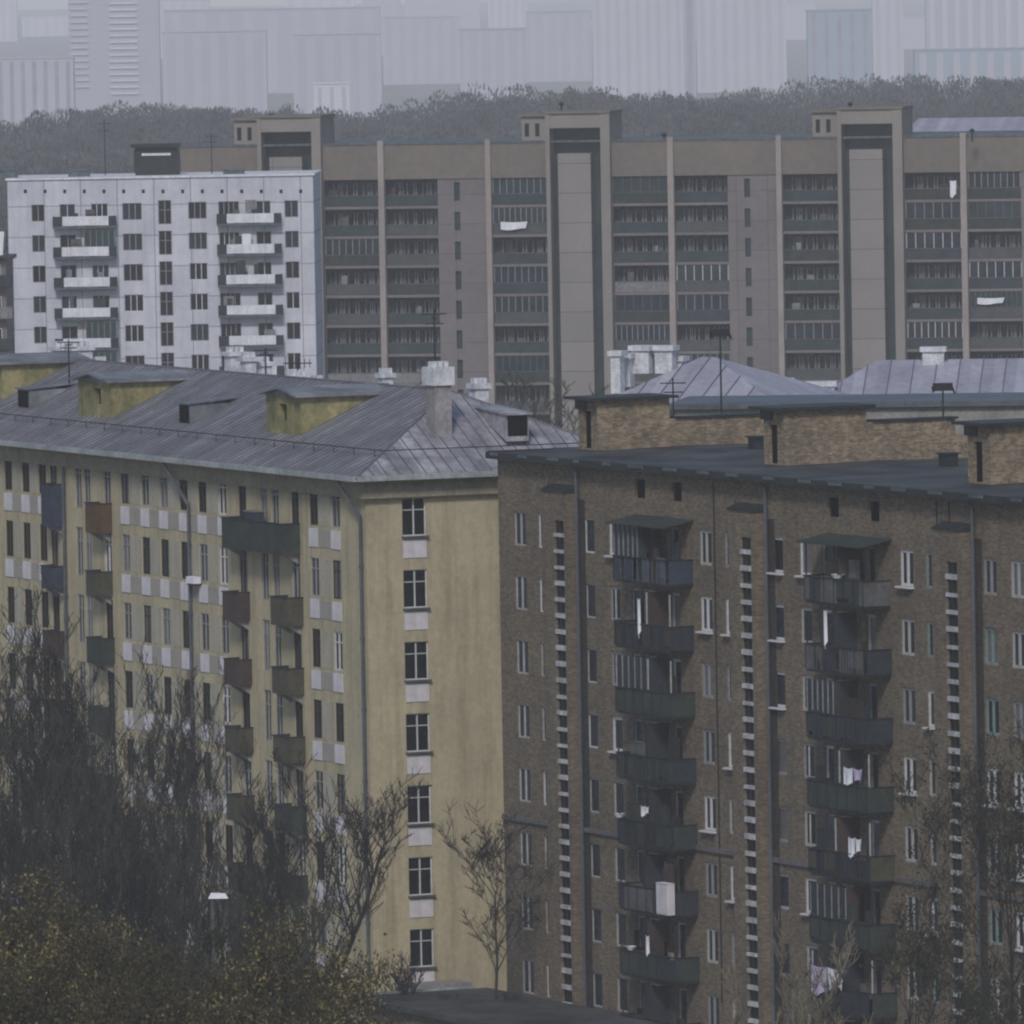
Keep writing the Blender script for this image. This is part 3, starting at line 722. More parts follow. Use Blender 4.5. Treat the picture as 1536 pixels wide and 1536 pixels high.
cabinet('brownish cupboard on third balcony of the right stack', ('B', 2), .5, 1.6, 1.7, M['brown_frame'])
cabinet('blackish cupboard on fifth balcony of the right stack', ('B', 4), .08, 1.2, 1.8, BALC[3])
cabinet('dark green cupboard on sixth balcony of the right stack', ('B', 5), .3, 1.8, 1.7, BALC[1])
def basin(label, key, fr, r=.2):
    x0, x1, P, zf, zt = BB[key]; t = thing('enamel_basin', label, 'basin', FB.world(x0+(x1-x0)*fr, -P-.03, zt+.05), FB.th)
    k = MB(); pr = [(.0, .0), (r*.6, .0), (r, .16), (r*1.1, .17), (r*.95, .15), (r*.5, .03)]
    for i in range(len(pr)-1):
        for a in range(10):
            t0, t1 = 2*math.pi*a/10, 2*math.pi*(a+1)/10; (ra, za), (rb, zb) = pr[i], pr[i+1]
            k.face([(ra*c(t0), ra*s(t0), za), (ra*c(t1), ra*s(t1), za), (rb*c(t1), rb*s(t1), zb), (rb*c(t0), rb*s(t0), zb)])
    k.build('bowl', M['cloth_white'], t)
basin('white round basin on rail of the top balcony in the right stack', ('B', 0), .55, .27)
basin('white basin on rail of the lowest full balcony in the left stack', ('A', 6), .2, .22)
basin('small white basin on rail of the balcony at the string course in the left stack', ('A', 4), .02, .22)
# air conditioner on yellow wall
x, z = FY.front(299, 874); t = thing('air_conditioner', 'white air conditioner box on the yellow wall beside the downpipe', 'air conditioner', FY.world(x, -.3, z), FY.th)
k = MB(); k.box(-.45, .45, -.2, .2, -.02, .3); k.build('casing', M['cloth_white'], t)
k = MB(); k.box(-.4, .4, -.15, .29, -.12, -.022); k.build('bracket', M['iron'], t)
# potted things on the long top yellow balcony
x0, x1, P, zb, zt = YB[2]
t = thing('storage_box', 'dark blue box standing on the long top balcony of the yellow facade', 'box', FY.world(x0+(x1-x0)*.42, -P*.6, zb+.14), FY.th)
k = MB(); k.box(-.6, .6, -.25, .25, 0, 1.7); k.build('body', BALC[7], t); k = MB(); k.box(-.65, .65, -.3, .3, 1.703, 1.76); k.build('lid', BALC[8], t)

# ================================================================== ANNEX
an = thing('single_storey_annex', 'low annex with flat dark tar roof between the yellow and brick blocks', 'building', FB.o, FB.th)
k = MB(); k.box(-.2, 22, -7.2, -.75, 0, 2.6); k.build('wall', M['brick'], an)
k = MB(); k.box(-.5, 22.3, -7.5, -.75, 2.603, 2.85); ar = k.build('roof', M['tar'], an)
k = MB(); k.box(-.6, -.502, -7.5, -1.4, 2.7, 2.96); k.build('roof_edge', M['gutter'], ar)
for i, (x, y, w_) in enumerate(((3.0, -4.3, .5), (5.2, -2.2, .4))):
    k = MB(); k.box(x-w_, x+w_, y-.25, y+.25, 2.853, 3.1); k.build('roof_hatch', M['tar'], ar)

# ================================================================== WHITE METAL ROOFED HOUSES BEHIND
M['palemetal'] = mk('pale_sheet_roof', (.46, .45, .53), (.34, .33, .40), scale=.3, fine=2, rough=.5, seams=(0, .7), wob=.15)  # pale lilac of the haze is painted into this sheet colour
M['palemetal_y'] = mk('pale_sheet_roof_side', (.46, .45, .53), (.34, .33, .40), scale=.3, fine=2, rough=.5, seams=(1, .7), wob=.15)
def house(label, px0, px1, pyE, Y, th, depth, rh, hipl=5, hipr=5, wallm='concrete'):
    f = Frame(px0, pyE, Y, th); L = f.front(px1, pyE)[0]; ze = at(px0, pyE, Y).z
    t = thing('apartment_building', label, 'building', f.o, th)
    nwin = []; x = 2.0
    while x < L-2: nwin.append(x); x += 3.0
    rc = [(x-.6, x+.6, ze-2.4-3.1*j, ze-.9-3.1*j) for x in nwin for j in range(2)]
    k = MB(); wall_grid(k, .6, L-.6, 0, ze-.05, rc, PF(.6), .2)
    k.face([(L-.6, .6, 0), (L-.6, depth, 0), (L-.6, depth, ze-.05), (L-.6, .6, ze-.05)]); k.face([(.6, depth, 0), (.6, .6, 0), (.6, .6, ze-.05), (.6, depth, ze-.05)]); k.face([(L-.6, depth, 0), (.6, depth, 0), (.6, depth, ze-.05), (L-.6, depth, ze-.05)])
    k.build('wall', M[wallm], t)
    for a, b_, za, zb in rc: add_window(t, ((a+b_)/2, .75, za), 0, 1.2, 1.5, 'grey_frame', 'glass_blue')
    A_, B_ = (hipl, depth/2, ze+rh), (L-hipr, depth/2, ze+rh)
    k = MB(); k.face([(0, 0, ze), (L, 0, ze), B_, A_], 0); k.face([(L, 0, ze), (L, depth+.6, ze), B_], 1); k.face([(L, depth+.6, ze), (0, depth+.6, ze), A_, B_], 0); k.face([(0, depth+.6, ze), (0, 0, ze), A_], 1)
    rf = k.build('roof', [M['palemetal'], M['palemetal_y']], t)
    k = MB(); k.box(-.05, L+.05, -.1, .1, ze-.25, ze+.003); k.build('gutter', M['pipe'], rf)
    k = MB(); x = .7
    while x < L:
        yt = depth/2*min(1, x/hipl, (L-x)/hipr)
        if yt > .3: k.hexa([(x-.03, 0, ze), (x+.03, 0, ze), (x+.03, yt, ze+rh*yt/(depth/2)), (x-.03, yt, ze+rh*yt/(depth/2)), (x-.03, 0, ze+.06), (x+.03, 0, ze+.06), (x+.03, yt, ze+.06+rh*yt/(depth/2)), (x-.03, yt, ze+.06+rh*yt/(depth/2))])
        x += 1.4
    k.build('roof_seams', M['seam'], rf)
    return f, t, rf, ze, L
def fchimney(f, rf, px, yt, yb_, y, w_, cap='whitewash', m='whitewash'):
    x, zt = f.front(px, yt, y); zb = f.front(px, yb_, y)[1]
    k = MB(); k.box(x-w_/2, x+w_/2, y-.35, y+.35, zb, zt-.3); o = k.build('chimney', M[m], rf)
    k = MB(); k.box(x-w_/2-.15, x+w_/2+.15, y-.5, y+.5, zt-.3, zt); k.build('chimney_cap', M[cap], o)
f, t, rf, ze, L = house('pale metal hip roofed house behind the brick block, with a cluster of whitewashed chimneys', 896, 1165, 606, 620, math.radians(-24), 11, 2.5, 4.3, 6.2)
for a in ((926, 526, 590, 3.0, .6), (963, 518, 560, 5.0, 1.1), (998, 518, 560, 5.4, 1.1), (942, 530, 580, 4.5, .5), (1020, 534, 560, 6.5, .5), (1090, 556, 580, 6, 1.2), (1106, 564, 590, 5, .7)): fchimney(f, rf, *a)
f2, t2, rf2, ze2, L2 = house('long pale metal roofed house behind the right end of the brick block', 1205, 1760, 606, 640, math.radians(-6), 13, 2.3, 4.0, 4)
for a in ((1400, 520, 560, 6, 1.3), (1232, 572, 600, 1.5, 1.6), (1180, 567, 600, 3, .6)): fchimney(f2, rf2, *a)

# grey metal clad penthouse wing seen over the brick roof
fw_ = Frame(1300, 640, 505, math.radians(-8)); 
zt = at(1300, 603, 505).z; L = fw_.front(1640, 620)[0]; x0 = fw_.front(1010, 620)[0]
t = thing('grey_annex_wing', 'low grey clad building wing just behind the brick attic walls', 'building', fw_.o, fw_.th)
k = MB(); k.box(x0, L, 0, 8, 0, zt-.25); k.build('wall', M['concrete'], t)
k = MB(); k.box(x0-.3, L, -.3, 8.3, zt-.247, zt); k.build('roof', M['pipe'], t)

# ================================================================== WHITE PANEL BLOCK
FWh = Frame(13, 400, 930, math.radians(-2))
LW = FWh.front(472, 400)[0]; ZW = FWh.front(240, 267)[1]
wt = thing('panel_apartment_block', 'white nine storey panel block with two stacks of balconies', 'building', FWh.o, FWh.th)
rowz = [FWh.front(58, 320)[1]-2.66*k for k in range(9)]
wc = [(58, 1.15, 1, 0), (102, 1.4, 1, 0), (150, 1.5, 2, 0), (199, 1.7, 2, 0), (248, 1.15, 1, 1), (297, 1.6, 2, 0), (344, 1.8, 3, 0), (396, 1.3, 1, 0), (438, 1.2, 1, 0)]
rc = []; wl = []
for px, w_, mu, st in wc:
    x = FWh.front(px, 364)[0]
    for z in rowz:
        za, zb = (z-1.15, z+.95) if st else (z-.72, z+.75)
        za = max(za, .3); rc.append((x-w_/2, x+w_/2, za, zb)); wl.append((x, za, w_, zb-za, mu, st))
k = MB(); wall_grid(k, 0, LW, 0, ZW, rc, PF(), .2)
k.face([(LW, 0, 0), (LW, 12, 0), (LW, 12, ZW), (LW, 0, ZW)]); k.face([(0, 12, 0), (0, 0, 0), (0, 0, ZW), (0, 12, ZW)]); k.face([(LW, 12, 0), (0, 12, 0), (0, 12, ZW), (LW, 12, ZW)])
k.build('wall', M['panelwhite'], wt)
random.seed(8)
for x, za, w_, h_, mu, st in wl:
    add_window(wt, (x, .12, za), 0, w_, h_, 'grey_frame' if st or random.random() < .5 else 'white_frame', random.choice(['glass', 'glass', 'glass_blue']), mu, .6 if st else 0, .06)
k = MB(); k.box(-.15, LW+.15, -.15, 12.1, ZW+.003, ZW+.18); wr = k.build('roof', M['rail_white'], wt)
k = MB()
for i in range(15):
    px = 38+i*29.5; x, z = FWh.front(px, 287)
    k.box(x-.13, x+.13, -.02, -.002, z-.16, z+.16)
build_each(k, 'attic_vent', M['glass'], wt)
zc = [z-1.5 for z in rowz]
def wbalc(p0, p1, z, white=True, mat=3):
    x0, x1 = FWh.front(p0, 340, -1)[0], FWh.front(p1, 340, -1)[0]; zf = z-1.35
    k = MB(); k.box(x0, x1, -1.0, -.001, zf, zf+.18); o = k.build('balcony', M['fascia_pale'], wt)
    a = x0+.25*random.random()+.7; b_ = x1-.6
    k = MB(); k.box(a, b_, -1.05, -1.0, zf+.25, zf+1.05); k.build('balcony_panel', M['rail_white'] if white else BALC[8], o)
    k = MB(); k.box(x0, x0+.05, -1, -.001, zf+.2, zf+1.05); k.box(x1-.05, x1, -1, -.001, zf+.2, zf+1.05); k.box(x0, a-.02, -1.04, -1.0, zf+.2, zf+1.05); k.box(b_+.02, x1, -1.04, -1.0, zf+.2, zf+1.05)
    build_each(k, 'side_screen', BALC[mat], o)
    if random.random() < .45:
        a_ = random.choice([x0+.05, (x0+x1)/2]); b2 = a_+(x1-x0)/2-.08
        k = MB(); k.face([(a_, -.9, zf+1.06), (b2, -.9, zf+1.06), (b2, -.9, zf+2.5), (a_, -.9, zf+2.5)], 0)
        for i in range(6): q = a_+(b2-a_)*i/5; k.box(q-.03, q+.03, -.95, -.91, zf+1.06, zf+2.5, 1)
        k.build('glazing', [M['teal_dark'], M['green_frame']], o)
    for _ in range(random.randint(1, 3)):
        k = MB(); q = random.uniform(x0+.2, x1-1.6); k.box(q, q+random.uniform(.3, 1.0), -.88, -random.uniform(.5, .8), zf+.2, zf+random.uniform(1.2, 2.3)); k.build('stored_box', random.choice([BALC[1], BALC[3], BALC[2], BALC[8], M['cloth_white']]), o)
for z in rowz: wbalc(79, 173, z); wbalc(325, 421, z)
# lift machine house on its roof
x0, z0 = FWh.front(203, 262, 3); x1, z1 = FWh.front(266, 212, 3)
k = MB(); k.box(x0, x1, 3, 6, ZW, z1-.5); o = k.build('machine_house', M['fascia'], wr)
k = MB(); k.box(x0-.35, x1+.1, 2.6, 6.3, z1-.497, z1-.2); k.box(x0-.1, x0+.3, 2.95, 2.999, ZW+.4, z1-.7); k.build('machine_house_roof', M['fascia'], o)
k = MB(); k.box(x0+.6, x1-.6, 2.9, 2.98, ZW+1.9, ZW+2.1); k.build('ledge', M['rail_white'], o)
for px in (118, 350, 10):
    x, z = FWh.front(px, 258, 2); k = MB(); k.box(x-.9, x+.9, 2, 3.2, ZW+.1, z+.1); k.box(x-1, x+1, 1.9, 3.3, z+.103, z+.25); k.build('vent_stack', M['fascia_pale'], wr)

# block at far left edge with a bright sheet on it
fl = Frame(-60, 420, 905, math.radians(-1)); L = fl.front(9, 420)[0]; ztop = at(-20, 392, 905).z
t = thing('panel_apartment_block', 'dim block with stacked balconies cut off by the left edge, beside the white block', 'building', fl.o, fl.th)
k = MB(); k.box(0, L, 0, 10, 0, ztop); k.build('wall', M['brown_facade'], t); k = MB(); k.box(-.3, L+.3, -.3, 10.3, ztop+.003, ztop+.3); k.build('roof', M['fascia'], t)
for j in range(8):
    z = ztop-1.2-2.7*j; k = MB(); k.box(L-2.4, L+.5, -1, -.001, z-1, z-.85); o = k.build('balcony', M['fascia'], t)
    k = MB(); k.box(L-2.4, L+.5, -1.05, -1, z-.95, z+.05); k.box(L+.5, L+.55, -1.05, -.001, z-.95, z+.05); k.build('balcony_panel', BALC[(3, 8, 1, 4, 8, 1, 3, 2)[j]], o)
    add_window(t, (L-1.2, -.1, z-.8), 0, 1.6, 1.7, 'white_frame', 'glass')
tl = thing('laundry', 'bright white sheet at the left edge of the photo, above the cut off balconies', 'laundry', fl.world(L-1.9, -1.2, ztop+2.6), fl.th)
k = MB(); k.tube((-.2, 0, 0), (2.1, 0, 0), .03); k.tube((-.2, 0, 0), (-.2, 0, -2.6), .04); k.tube((2.1, 0, 0), (2.1, 0, -2.6), .04); k.build('drying_frame', M['iron'], tl)
k = MB(); cloth_panel(k, 0, 0, -.02, 1.9, 2.3, 0); k.build('sheet', M['cloth_white'], tl)

# ================================================================== LONG BROWN BLOCK
FN = Frame(823, 300, 1006, math.radians(-12))
bn = thing('long_apartment_block', 'very long hazy brown block with tall framed lift towers and rows of loggias', 'building', FN.o, FN.th)
ZN = FN.front(823, 214)[1]; ZT = FN.front(868, 170)[1]; ZAT = FN.front(823, 266)[1]
nx = lambda px: FN.front(px, 300)[0]
MOD = nx(1260)-nx(823); xL = nx(273); xR = MOD*2+26
o_ = {k: nx(v) for k, v in dict(p1=829, s0=839, s1=888, p2=905, p3=919, b1=1003, p4=1012, b2=1092, bl=1166, p5=1174).items()}
ROWH = 44.5/15.9
loggs = []
for m_ in (-1, 0, 1):
    X = m_*MOD
    loggs += [(X+o_['p3'], X+o_['b1']), (X+o_['p4'], X+o_['b2']), (X+o_['p5'], X+MOD)]
loggs += [(2*MOD+o_['p3'], 2*MOD+o_['b1'])]
loggs.append((xL+.6, -MOD-.3))
rows = [ZAT-ROWH*k for k in range(10)]
rc = []
for a, b_ in loggs:
    for zt in rows[:-1]:
        if zt-ROWH > -.1: rc.append((a+.02, b_-.02, max(zt-ROWH+.25, .1), zt))
slits = []
for m_ in (-1, 0, 1):
    xs1 = m_*MOD+nx(1121)
    for zt in rows[:-1]: slits.append((xs1-.28, xs1+.28, max(zt-2.1, .2), zt-.35))
towers = [(m_*MOD, m_*MOD+o_['p3']) for m_ in (-1, 0, 1, 2)]
segs = [xL]
k = MB()
edges = [xL]+[v for t_ in towers for v in t_]
edges.append(xR)
for i in range(0, len(edges), 2):
    a, b_ = edges[i], edges[i+1]
    if b_-a < .1: continue
    wall_grid(k, a, b_, 0, ZAT, [r for r in rc+slits if a <= r[0] and r[1] <= b_+.01], PF(), .3)
k.face([(xR, 0, 0), (xR, 13, 0), (xR, 13, ZN), (xR, 0, ZN)]); k.face([(xL, 13, 0), (xL, 0, 0), (xL, 0, ZN), (xL, 13, ZN)]); k.face([(xR, 13, 0), (xL, 13, 0), (xL, 13, ZN), (xR, 13, ZN)])
k.build('wall', M['brown_facade'], bn)
k = MB()
for i in range(0, len(edges), 2): k.box(edges[i], edges[i+1], -.12, .3, ZAT+.002, ZN)
k.build('attic_band', M['ochre_facade'], bn)
k = MB()
for x0, x1, za, zb in slits: k.box(x0, x1, .31, .34, za, zb)
build_each(k, 'slit_window', M['teal_dark'], bn)
k = MB(); k.box(xL-.1, xR, -.2, 13.1, ZN+.003, ZN+.2); nr = k.build('roof', M['fascia_pale'], bn)
# loggia interiors: back wall with windows, rail, slab
random.seed(31)
lw = {}
def loggia(a, b_, zt, lab=None):
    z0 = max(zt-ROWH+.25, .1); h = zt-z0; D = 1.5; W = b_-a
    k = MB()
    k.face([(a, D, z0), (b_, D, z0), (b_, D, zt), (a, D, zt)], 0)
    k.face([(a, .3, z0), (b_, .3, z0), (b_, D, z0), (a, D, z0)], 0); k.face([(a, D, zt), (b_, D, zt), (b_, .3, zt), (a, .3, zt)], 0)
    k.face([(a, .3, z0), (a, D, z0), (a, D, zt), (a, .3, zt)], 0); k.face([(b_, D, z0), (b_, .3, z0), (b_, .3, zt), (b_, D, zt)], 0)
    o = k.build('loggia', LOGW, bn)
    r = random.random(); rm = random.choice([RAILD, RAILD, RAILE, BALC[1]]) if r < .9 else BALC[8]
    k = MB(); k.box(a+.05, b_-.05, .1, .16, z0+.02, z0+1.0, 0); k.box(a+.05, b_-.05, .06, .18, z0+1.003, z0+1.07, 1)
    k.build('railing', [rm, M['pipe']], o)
    k = MB()
    if random.random() < .38:                     # glazed in
        n_ = random.choice([6, 8, 10]); fm_ = random.choice(['grey_frame', 'pipe', 'grey_frame', 'white_frame'])
        k.face([(a+.05, .14, z0+1.08), (b_-.05, .14, z0+1.08), (b_-.05, .14, zt-.05), (a+.05, .14, zt-.05)], 0)
        for i in range(n_+1):
            q = a+.08+(W-.16)*i/n_; k.box(q-.035, q+.035, .08, .13, z0+1.08, zt-.05, 1)
        k.build('glazing', [random.choice([M['teal_dark'], M['glass_blue']]), M[fm_]], o)
    else:
        for q, w_ in ((a+W*.2, .8), (a+W*.36, 1.3), (a+W*.66, 1.3), (a+W*.82, .8)):
            hh = 1.5 if w_ > 1 else 2.1
            z_ = zt-.35-hh
            k.box(q-w_/2, q+w_/2, D-.05, D-.01, z_, z_+hh, 0)
            for xx in (q-w_/2, q, q+w_/2): k.box(xx-.05, xx+.05, D-.1, D-.052, z_, z_+hh, 1)
        if random.random() < .5:
            q = random.uniform(a+.3, b_-1.2); k.box(q, q+random.uniform(.3, .9), .25, .8, z0+.02, z0+random.uniform(1.3, 1.9), 2)
        k.build('window', [M['glass'], M['grey_frame'], random.choice([BALC[2], BALC[8], BALC[6]])], o)
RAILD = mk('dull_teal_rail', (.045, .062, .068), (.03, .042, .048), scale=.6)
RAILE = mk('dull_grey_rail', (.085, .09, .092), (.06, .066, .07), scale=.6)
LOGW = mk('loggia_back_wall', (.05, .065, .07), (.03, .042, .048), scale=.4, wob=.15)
vis = [(a, b_, zt) for a, b_ in loggs for zt in rows[:-1] if zt-ROWH > -.1]
vis.sort(key=lambda q: -q[2])
for a, b_, zt in vis[:96]: loggia(a+.02, b_-.02, zt)
# piers
pm = MB()
for m_ in (-1, 0, 1, 2):
    X = m_*MOD
    for a, b_ in ((o_['b1'], o_['p4']), (o_['bl'], o_['p5'])):
        if X+b_ < xR:
            k = MB(); k.box(X+a, X+b_, -.45, -.121, 0, ZN+.4); k.build('pier', M['pier'], bn)
# framed lift towers
for ti, (a, b_) in enumerate(towers):
    w_ = b_-a; p1 = o_['p1']; p2 = o_['p2']
    k = MB(); k.box(a, a+p1, -1.0, 5, 0, ZT); k.box(a+p2, b_, -1.0, 5, 0, ZT); k.box(a+p1, a+p2, -.9, 5, ZT-1.35, ZT-.01)
    k.box(a-2.6, a-.01, .6, 5, ZN+.21, ZT-.25)
    o = k.build('lift_tower', M['towerpier'], bn)
    k = MB(); k.box(a+p1, a+p2, 1.0, 1.1, 0, ZT-1.36); k.build('glazed_recess', M['teal_dark'], o)
    zsl = FN.front(862, 230)[1]
    k = MB(); k.box(a+o_['s0'], a+o_['s1'], -.4, .9, 0, zsl); k.build('tower_slab', M['towerslab'], o)
    k = MB(); k.box(a-.1, b_+.1, -1.1, 5.1, ZT+.003, ZT+.22); k.box(a-2.9, a-.11, .3, 5.1, ZT-.247, ZT+.0); k.build('tower_cap', M['ochre_facade'], o)
    k = MB()
    for q in (-2.1, -1.1): k.box(a+q-.2, a+q+.2, .55, .598, ZN+.6, ZT-.9)
    build_each(k, 'opening', M['glass'], o)
def far_laundry(label, px, py, w_, h_, m):
    x, z = FN.front(px, py, -.2); t = thing('laundry', label, 'laundry', FN.world(x, -.25, z), FN.th)
    k = MB(); k.tube((-.2, 0, 0), (w_+.2, 0, 0), .03); k.build('washing_line', M['iron'], t)
    k = MB(); cloth_panel(k, 0, 0, -.02, w_, h_); k.build('cloth', M[m], t)
far_laundry('bright white washing on second loggia row left of the middle lift tower', 751, 332, 2.6, .75, 'cloth_white')
far_laundry('pale washing on a loggia at far right of the brown block', 1466, 446, 2.6, .6, 'cloth_white')
far_laundry('narrow white sheet on top loggia right of the right lift tower', 1425, 270, .6, 1.5, 'cloth_white')
# dark vents standing on the lift towers and roof
def roofvent(label, px, py, Y, r=.28, h=1.2):
    P = at(px, py, Y); t = thing('roof_vent', label, 'vent', P-Vector((0, 0, h)), 0)
    k = MB(); k.tube((0, 0, 0), (0, 0, h*.7), .09); k.build('stem', M['iron'], t)
    k = MB(); k.tube((0, 0, h*.7), (0, 0, h*.85), r*.5, r, 8); k.tube((0, 0, h*.85), (0, 0, h), r, r*.4, 8); k.build('cowl', M['iron'], t)
roofvent('black vent on the left lift tower of the brown block', 407, 170, 1013)
roofvent('black vent on the middle lift tower of the brown block', 842, 153, 1008)
roofvent('black vent on the right lift tower of the brown block', 1275, 153, 1000)
roofvent('black vent on brown roof right of the middle lift tower', 996, 199, 1004, .32)
roofvent('small black vent on brown roof right of the right lift tower', 1458, 193, 995)
P = at(1445, 210, 1030); f = Frame(1360, 200, 1030, math.radians(-12))
t = thing('long_apartment_block', 'pale roofed low building showing just above the right end of the brown roof', 'building', f.o, f.th)
zt = at(1440, 178, 1030).z; k = MB(); L = f.front(1620, 190)[0]; k.box(0, L, 0, 10, 0, zt-1.2); k.build('wall', M['citygrey'], t); k = MB(); k.hexa([(-.3, -.3, zt-1.2), (L, -.3, zt-1.2), (L, 10.3, zt-1.2), (-.3, 10.3, zt-1.2), (0.5, 4, zt), (L, 4, zt), (L, 6, zt), (.5, 6, zt)]); k.build('roof', M['palemetal'], t)

# ================================================================== antennas
antenna('tall dark aerial behind the big chimney of the yellow block', Vector(at(653, 575, 505)), (575-462)/32+.0, 1)
antenna('tall dark aerial with box head on the brick block roof', Vector(at(1082, 612, 497)), (612-492)/32.5, 2)
antenna('thin aerial rising beside first brick attic wall', Vector(at(1011, 672, 490)), (672-566)/33, 1)
antenna('aerial with round dark head on the right part of brick roof', Vector(at(1415, 634, 480)), (634-575)/33, 2)
antenna('thin aerial on ridge of the yellow block behind second dormer', Vector(at(399, 580, 520)), 1.9, 1)
antenna('short aerial on ridge above the first dormer of the yellow block', Vector(at(104, 572, 535)), 2.1, 1)
antenna('many armed aerial on ridge above second dormer', Vector(at(447, 582, 520)), 1.3, 0)
antenna('thin mast on roof of the white panel block left of machine house', Vector(at(158, 262, 935)), 4.8, 1)
antenna('thin mast on roof of the white panel block right of machine house', Vector(at(318, 262, 935)), 3.6, 1)

# ================================================================== FAR CITY
def farblock(label, px0, px1, ptop, Y, wall, strips=None, bands=None, name='distant_apartment_block', d=14, th=0):
    if Y < 4000: Y = 4200+(Y-2350)*1.15
    f = Frame(px0, 100, Y, math.radians(th)); L = f.front(px1, 100)[0]; zt = at((px0+px1)/2, ptop, Y).z
    t = thing(name, label, 'building', f.o, f.th)
    k = MB(); k.box(0, L, 0, d, -40, zt); k.build('wall', M[wall], t)
    k = MB(); k.box(-.4, L+.4, -.4, d+.4, zt+.01, zt+.6); k.build('roof', M[wall], t)
    if strips:
        n_, m1, fr = strips
        for i in range(n_):
            a = L*(i+.5-fr/2)/n_; b_ = L*(i+.5+fr/2)/n_
            k = MB(); k.box(a, b_, -.25, -.01, -39, zt-1.2); k.build('window_strip', M[m1], t)
    if bands:
        n_, m1, a, b_, z0 = bands; z0 = at(px0, z0, Y).z
        for i in range(n_):
            z = zt-1.2-(zt-z0)/n_*i; k = MB(); k.box(L*a, L*b_, -.9, -.01, z-.9, z); k.build('balcony_band', M[m1], t)
    return t, f, L, zt
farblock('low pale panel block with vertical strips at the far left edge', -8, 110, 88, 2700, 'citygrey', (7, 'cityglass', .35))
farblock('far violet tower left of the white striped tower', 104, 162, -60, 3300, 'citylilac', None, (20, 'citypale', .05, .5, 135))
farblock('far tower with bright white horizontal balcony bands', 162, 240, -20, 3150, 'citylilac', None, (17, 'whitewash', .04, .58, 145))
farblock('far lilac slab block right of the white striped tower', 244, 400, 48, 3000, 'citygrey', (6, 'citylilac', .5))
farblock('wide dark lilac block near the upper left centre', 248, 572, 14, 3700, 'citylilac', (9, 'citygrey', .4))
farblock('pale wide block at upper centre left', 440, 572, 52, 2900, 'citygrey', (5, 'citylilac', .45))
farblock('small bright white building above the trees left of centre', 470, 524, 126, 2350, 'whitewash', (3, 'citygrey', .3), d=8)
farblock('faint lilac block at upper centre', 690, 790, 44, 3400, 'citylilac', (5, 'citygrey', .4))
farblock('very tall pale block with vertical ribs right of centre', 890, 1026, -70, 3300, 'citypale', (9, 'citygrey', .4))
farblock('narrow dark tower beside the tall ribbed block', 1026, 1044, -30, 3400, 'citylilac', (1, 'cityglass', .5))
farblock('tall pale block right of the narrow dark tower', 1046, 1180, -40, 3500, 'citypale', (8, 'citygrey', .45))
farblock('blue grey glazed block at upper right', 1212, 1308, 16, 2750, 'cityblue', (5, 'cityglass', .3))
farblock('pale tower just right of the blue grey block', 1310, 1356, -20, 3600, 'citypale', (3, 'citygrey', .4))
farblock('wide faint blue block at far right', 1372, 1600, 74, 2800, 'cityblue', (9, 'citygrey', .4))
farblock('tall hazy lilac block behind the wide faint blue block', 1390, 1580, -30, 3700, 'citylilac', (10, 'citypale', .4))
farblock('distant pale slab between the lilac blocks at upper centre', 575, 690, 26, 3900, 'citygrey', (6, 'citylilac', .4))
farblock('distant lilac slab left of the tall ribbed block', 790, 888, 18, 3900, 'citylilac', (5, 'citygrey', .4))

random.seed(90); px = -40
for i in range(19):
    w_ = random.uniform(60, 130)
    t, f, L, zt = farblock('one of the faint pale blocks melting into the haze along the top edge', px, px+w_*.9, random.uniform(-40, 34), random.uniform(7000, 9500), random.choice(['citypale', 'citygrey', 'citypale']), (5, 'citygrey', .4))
    t['group'] = 'faint pale blocks in the haze along the top edge'; px += w_
# ================================================================== FOREST (one mass)
rng = np.random.default_rng(5)
NT = 5200; NQ = 300
ty = rng.uniform(1120, 2050, NT)**1.0; tx = rng.uniform(-1, 1, NT)*ty*.06
hgt = 15.5+2.5*rng.random(NT)+np.clip(tx/ty/.048, -1, 1)*2.0+rng.normal(0, .6, NT)+1.2*np.sin(tx*.09+ty*.01)
cr = 3.0+2.6*rng.random(NT)
tt = rng.random((NT, NQ)); ang = rng.random((NT, NQ))*2*np.pi
prof = np.sqrt(1-(2*tt-1)**2*.97)
rad = cr[:, None]*prof*np.sqrt(rng.random((NT, NQ)))
cz = hgt[:, None]*(.4+.6*tt); cxx = tx[:, None]+rad*np.cos(ang); cyy = ty[:, None]+rad*np.sin(ang)
wv = rng.uniform(.05, .2, (NT, NQ)); hv = rng.uniform(.12, .42, (NT, NQ)); lean = rng.normal(0, .14, (NT, NQ)); ya = rng.random((NT, NQ))*np.pi
dx = np.cos(ya)*wv; dy_ = np.sin(ya)*wv
P0 = np.stack([cxx-dx, cyy-dy_, cz-hv], -1); P1 = np.stack([cxx+dx, cyy+dy_, cz-hv], -1)
P2 = np.stack([cxx+dx*.4+lean, cyy+dy_*.4, cz+hv], -1); P3 = np.stack([cxx-dx*.4+lean, cyy-dy_*.4, cz+hv], -1)
V = np.stack([P0, P1, P2, P3], 2).reshape(-1, 3); Q = np.arange(len(V)).reshape(-1, 4)
fo = put('forest', np_mesh('forest', V, Q, M['forest'])); tag(fo, 'grey bare woodland stretching behind the brown block', 'forest', kind='stuff')

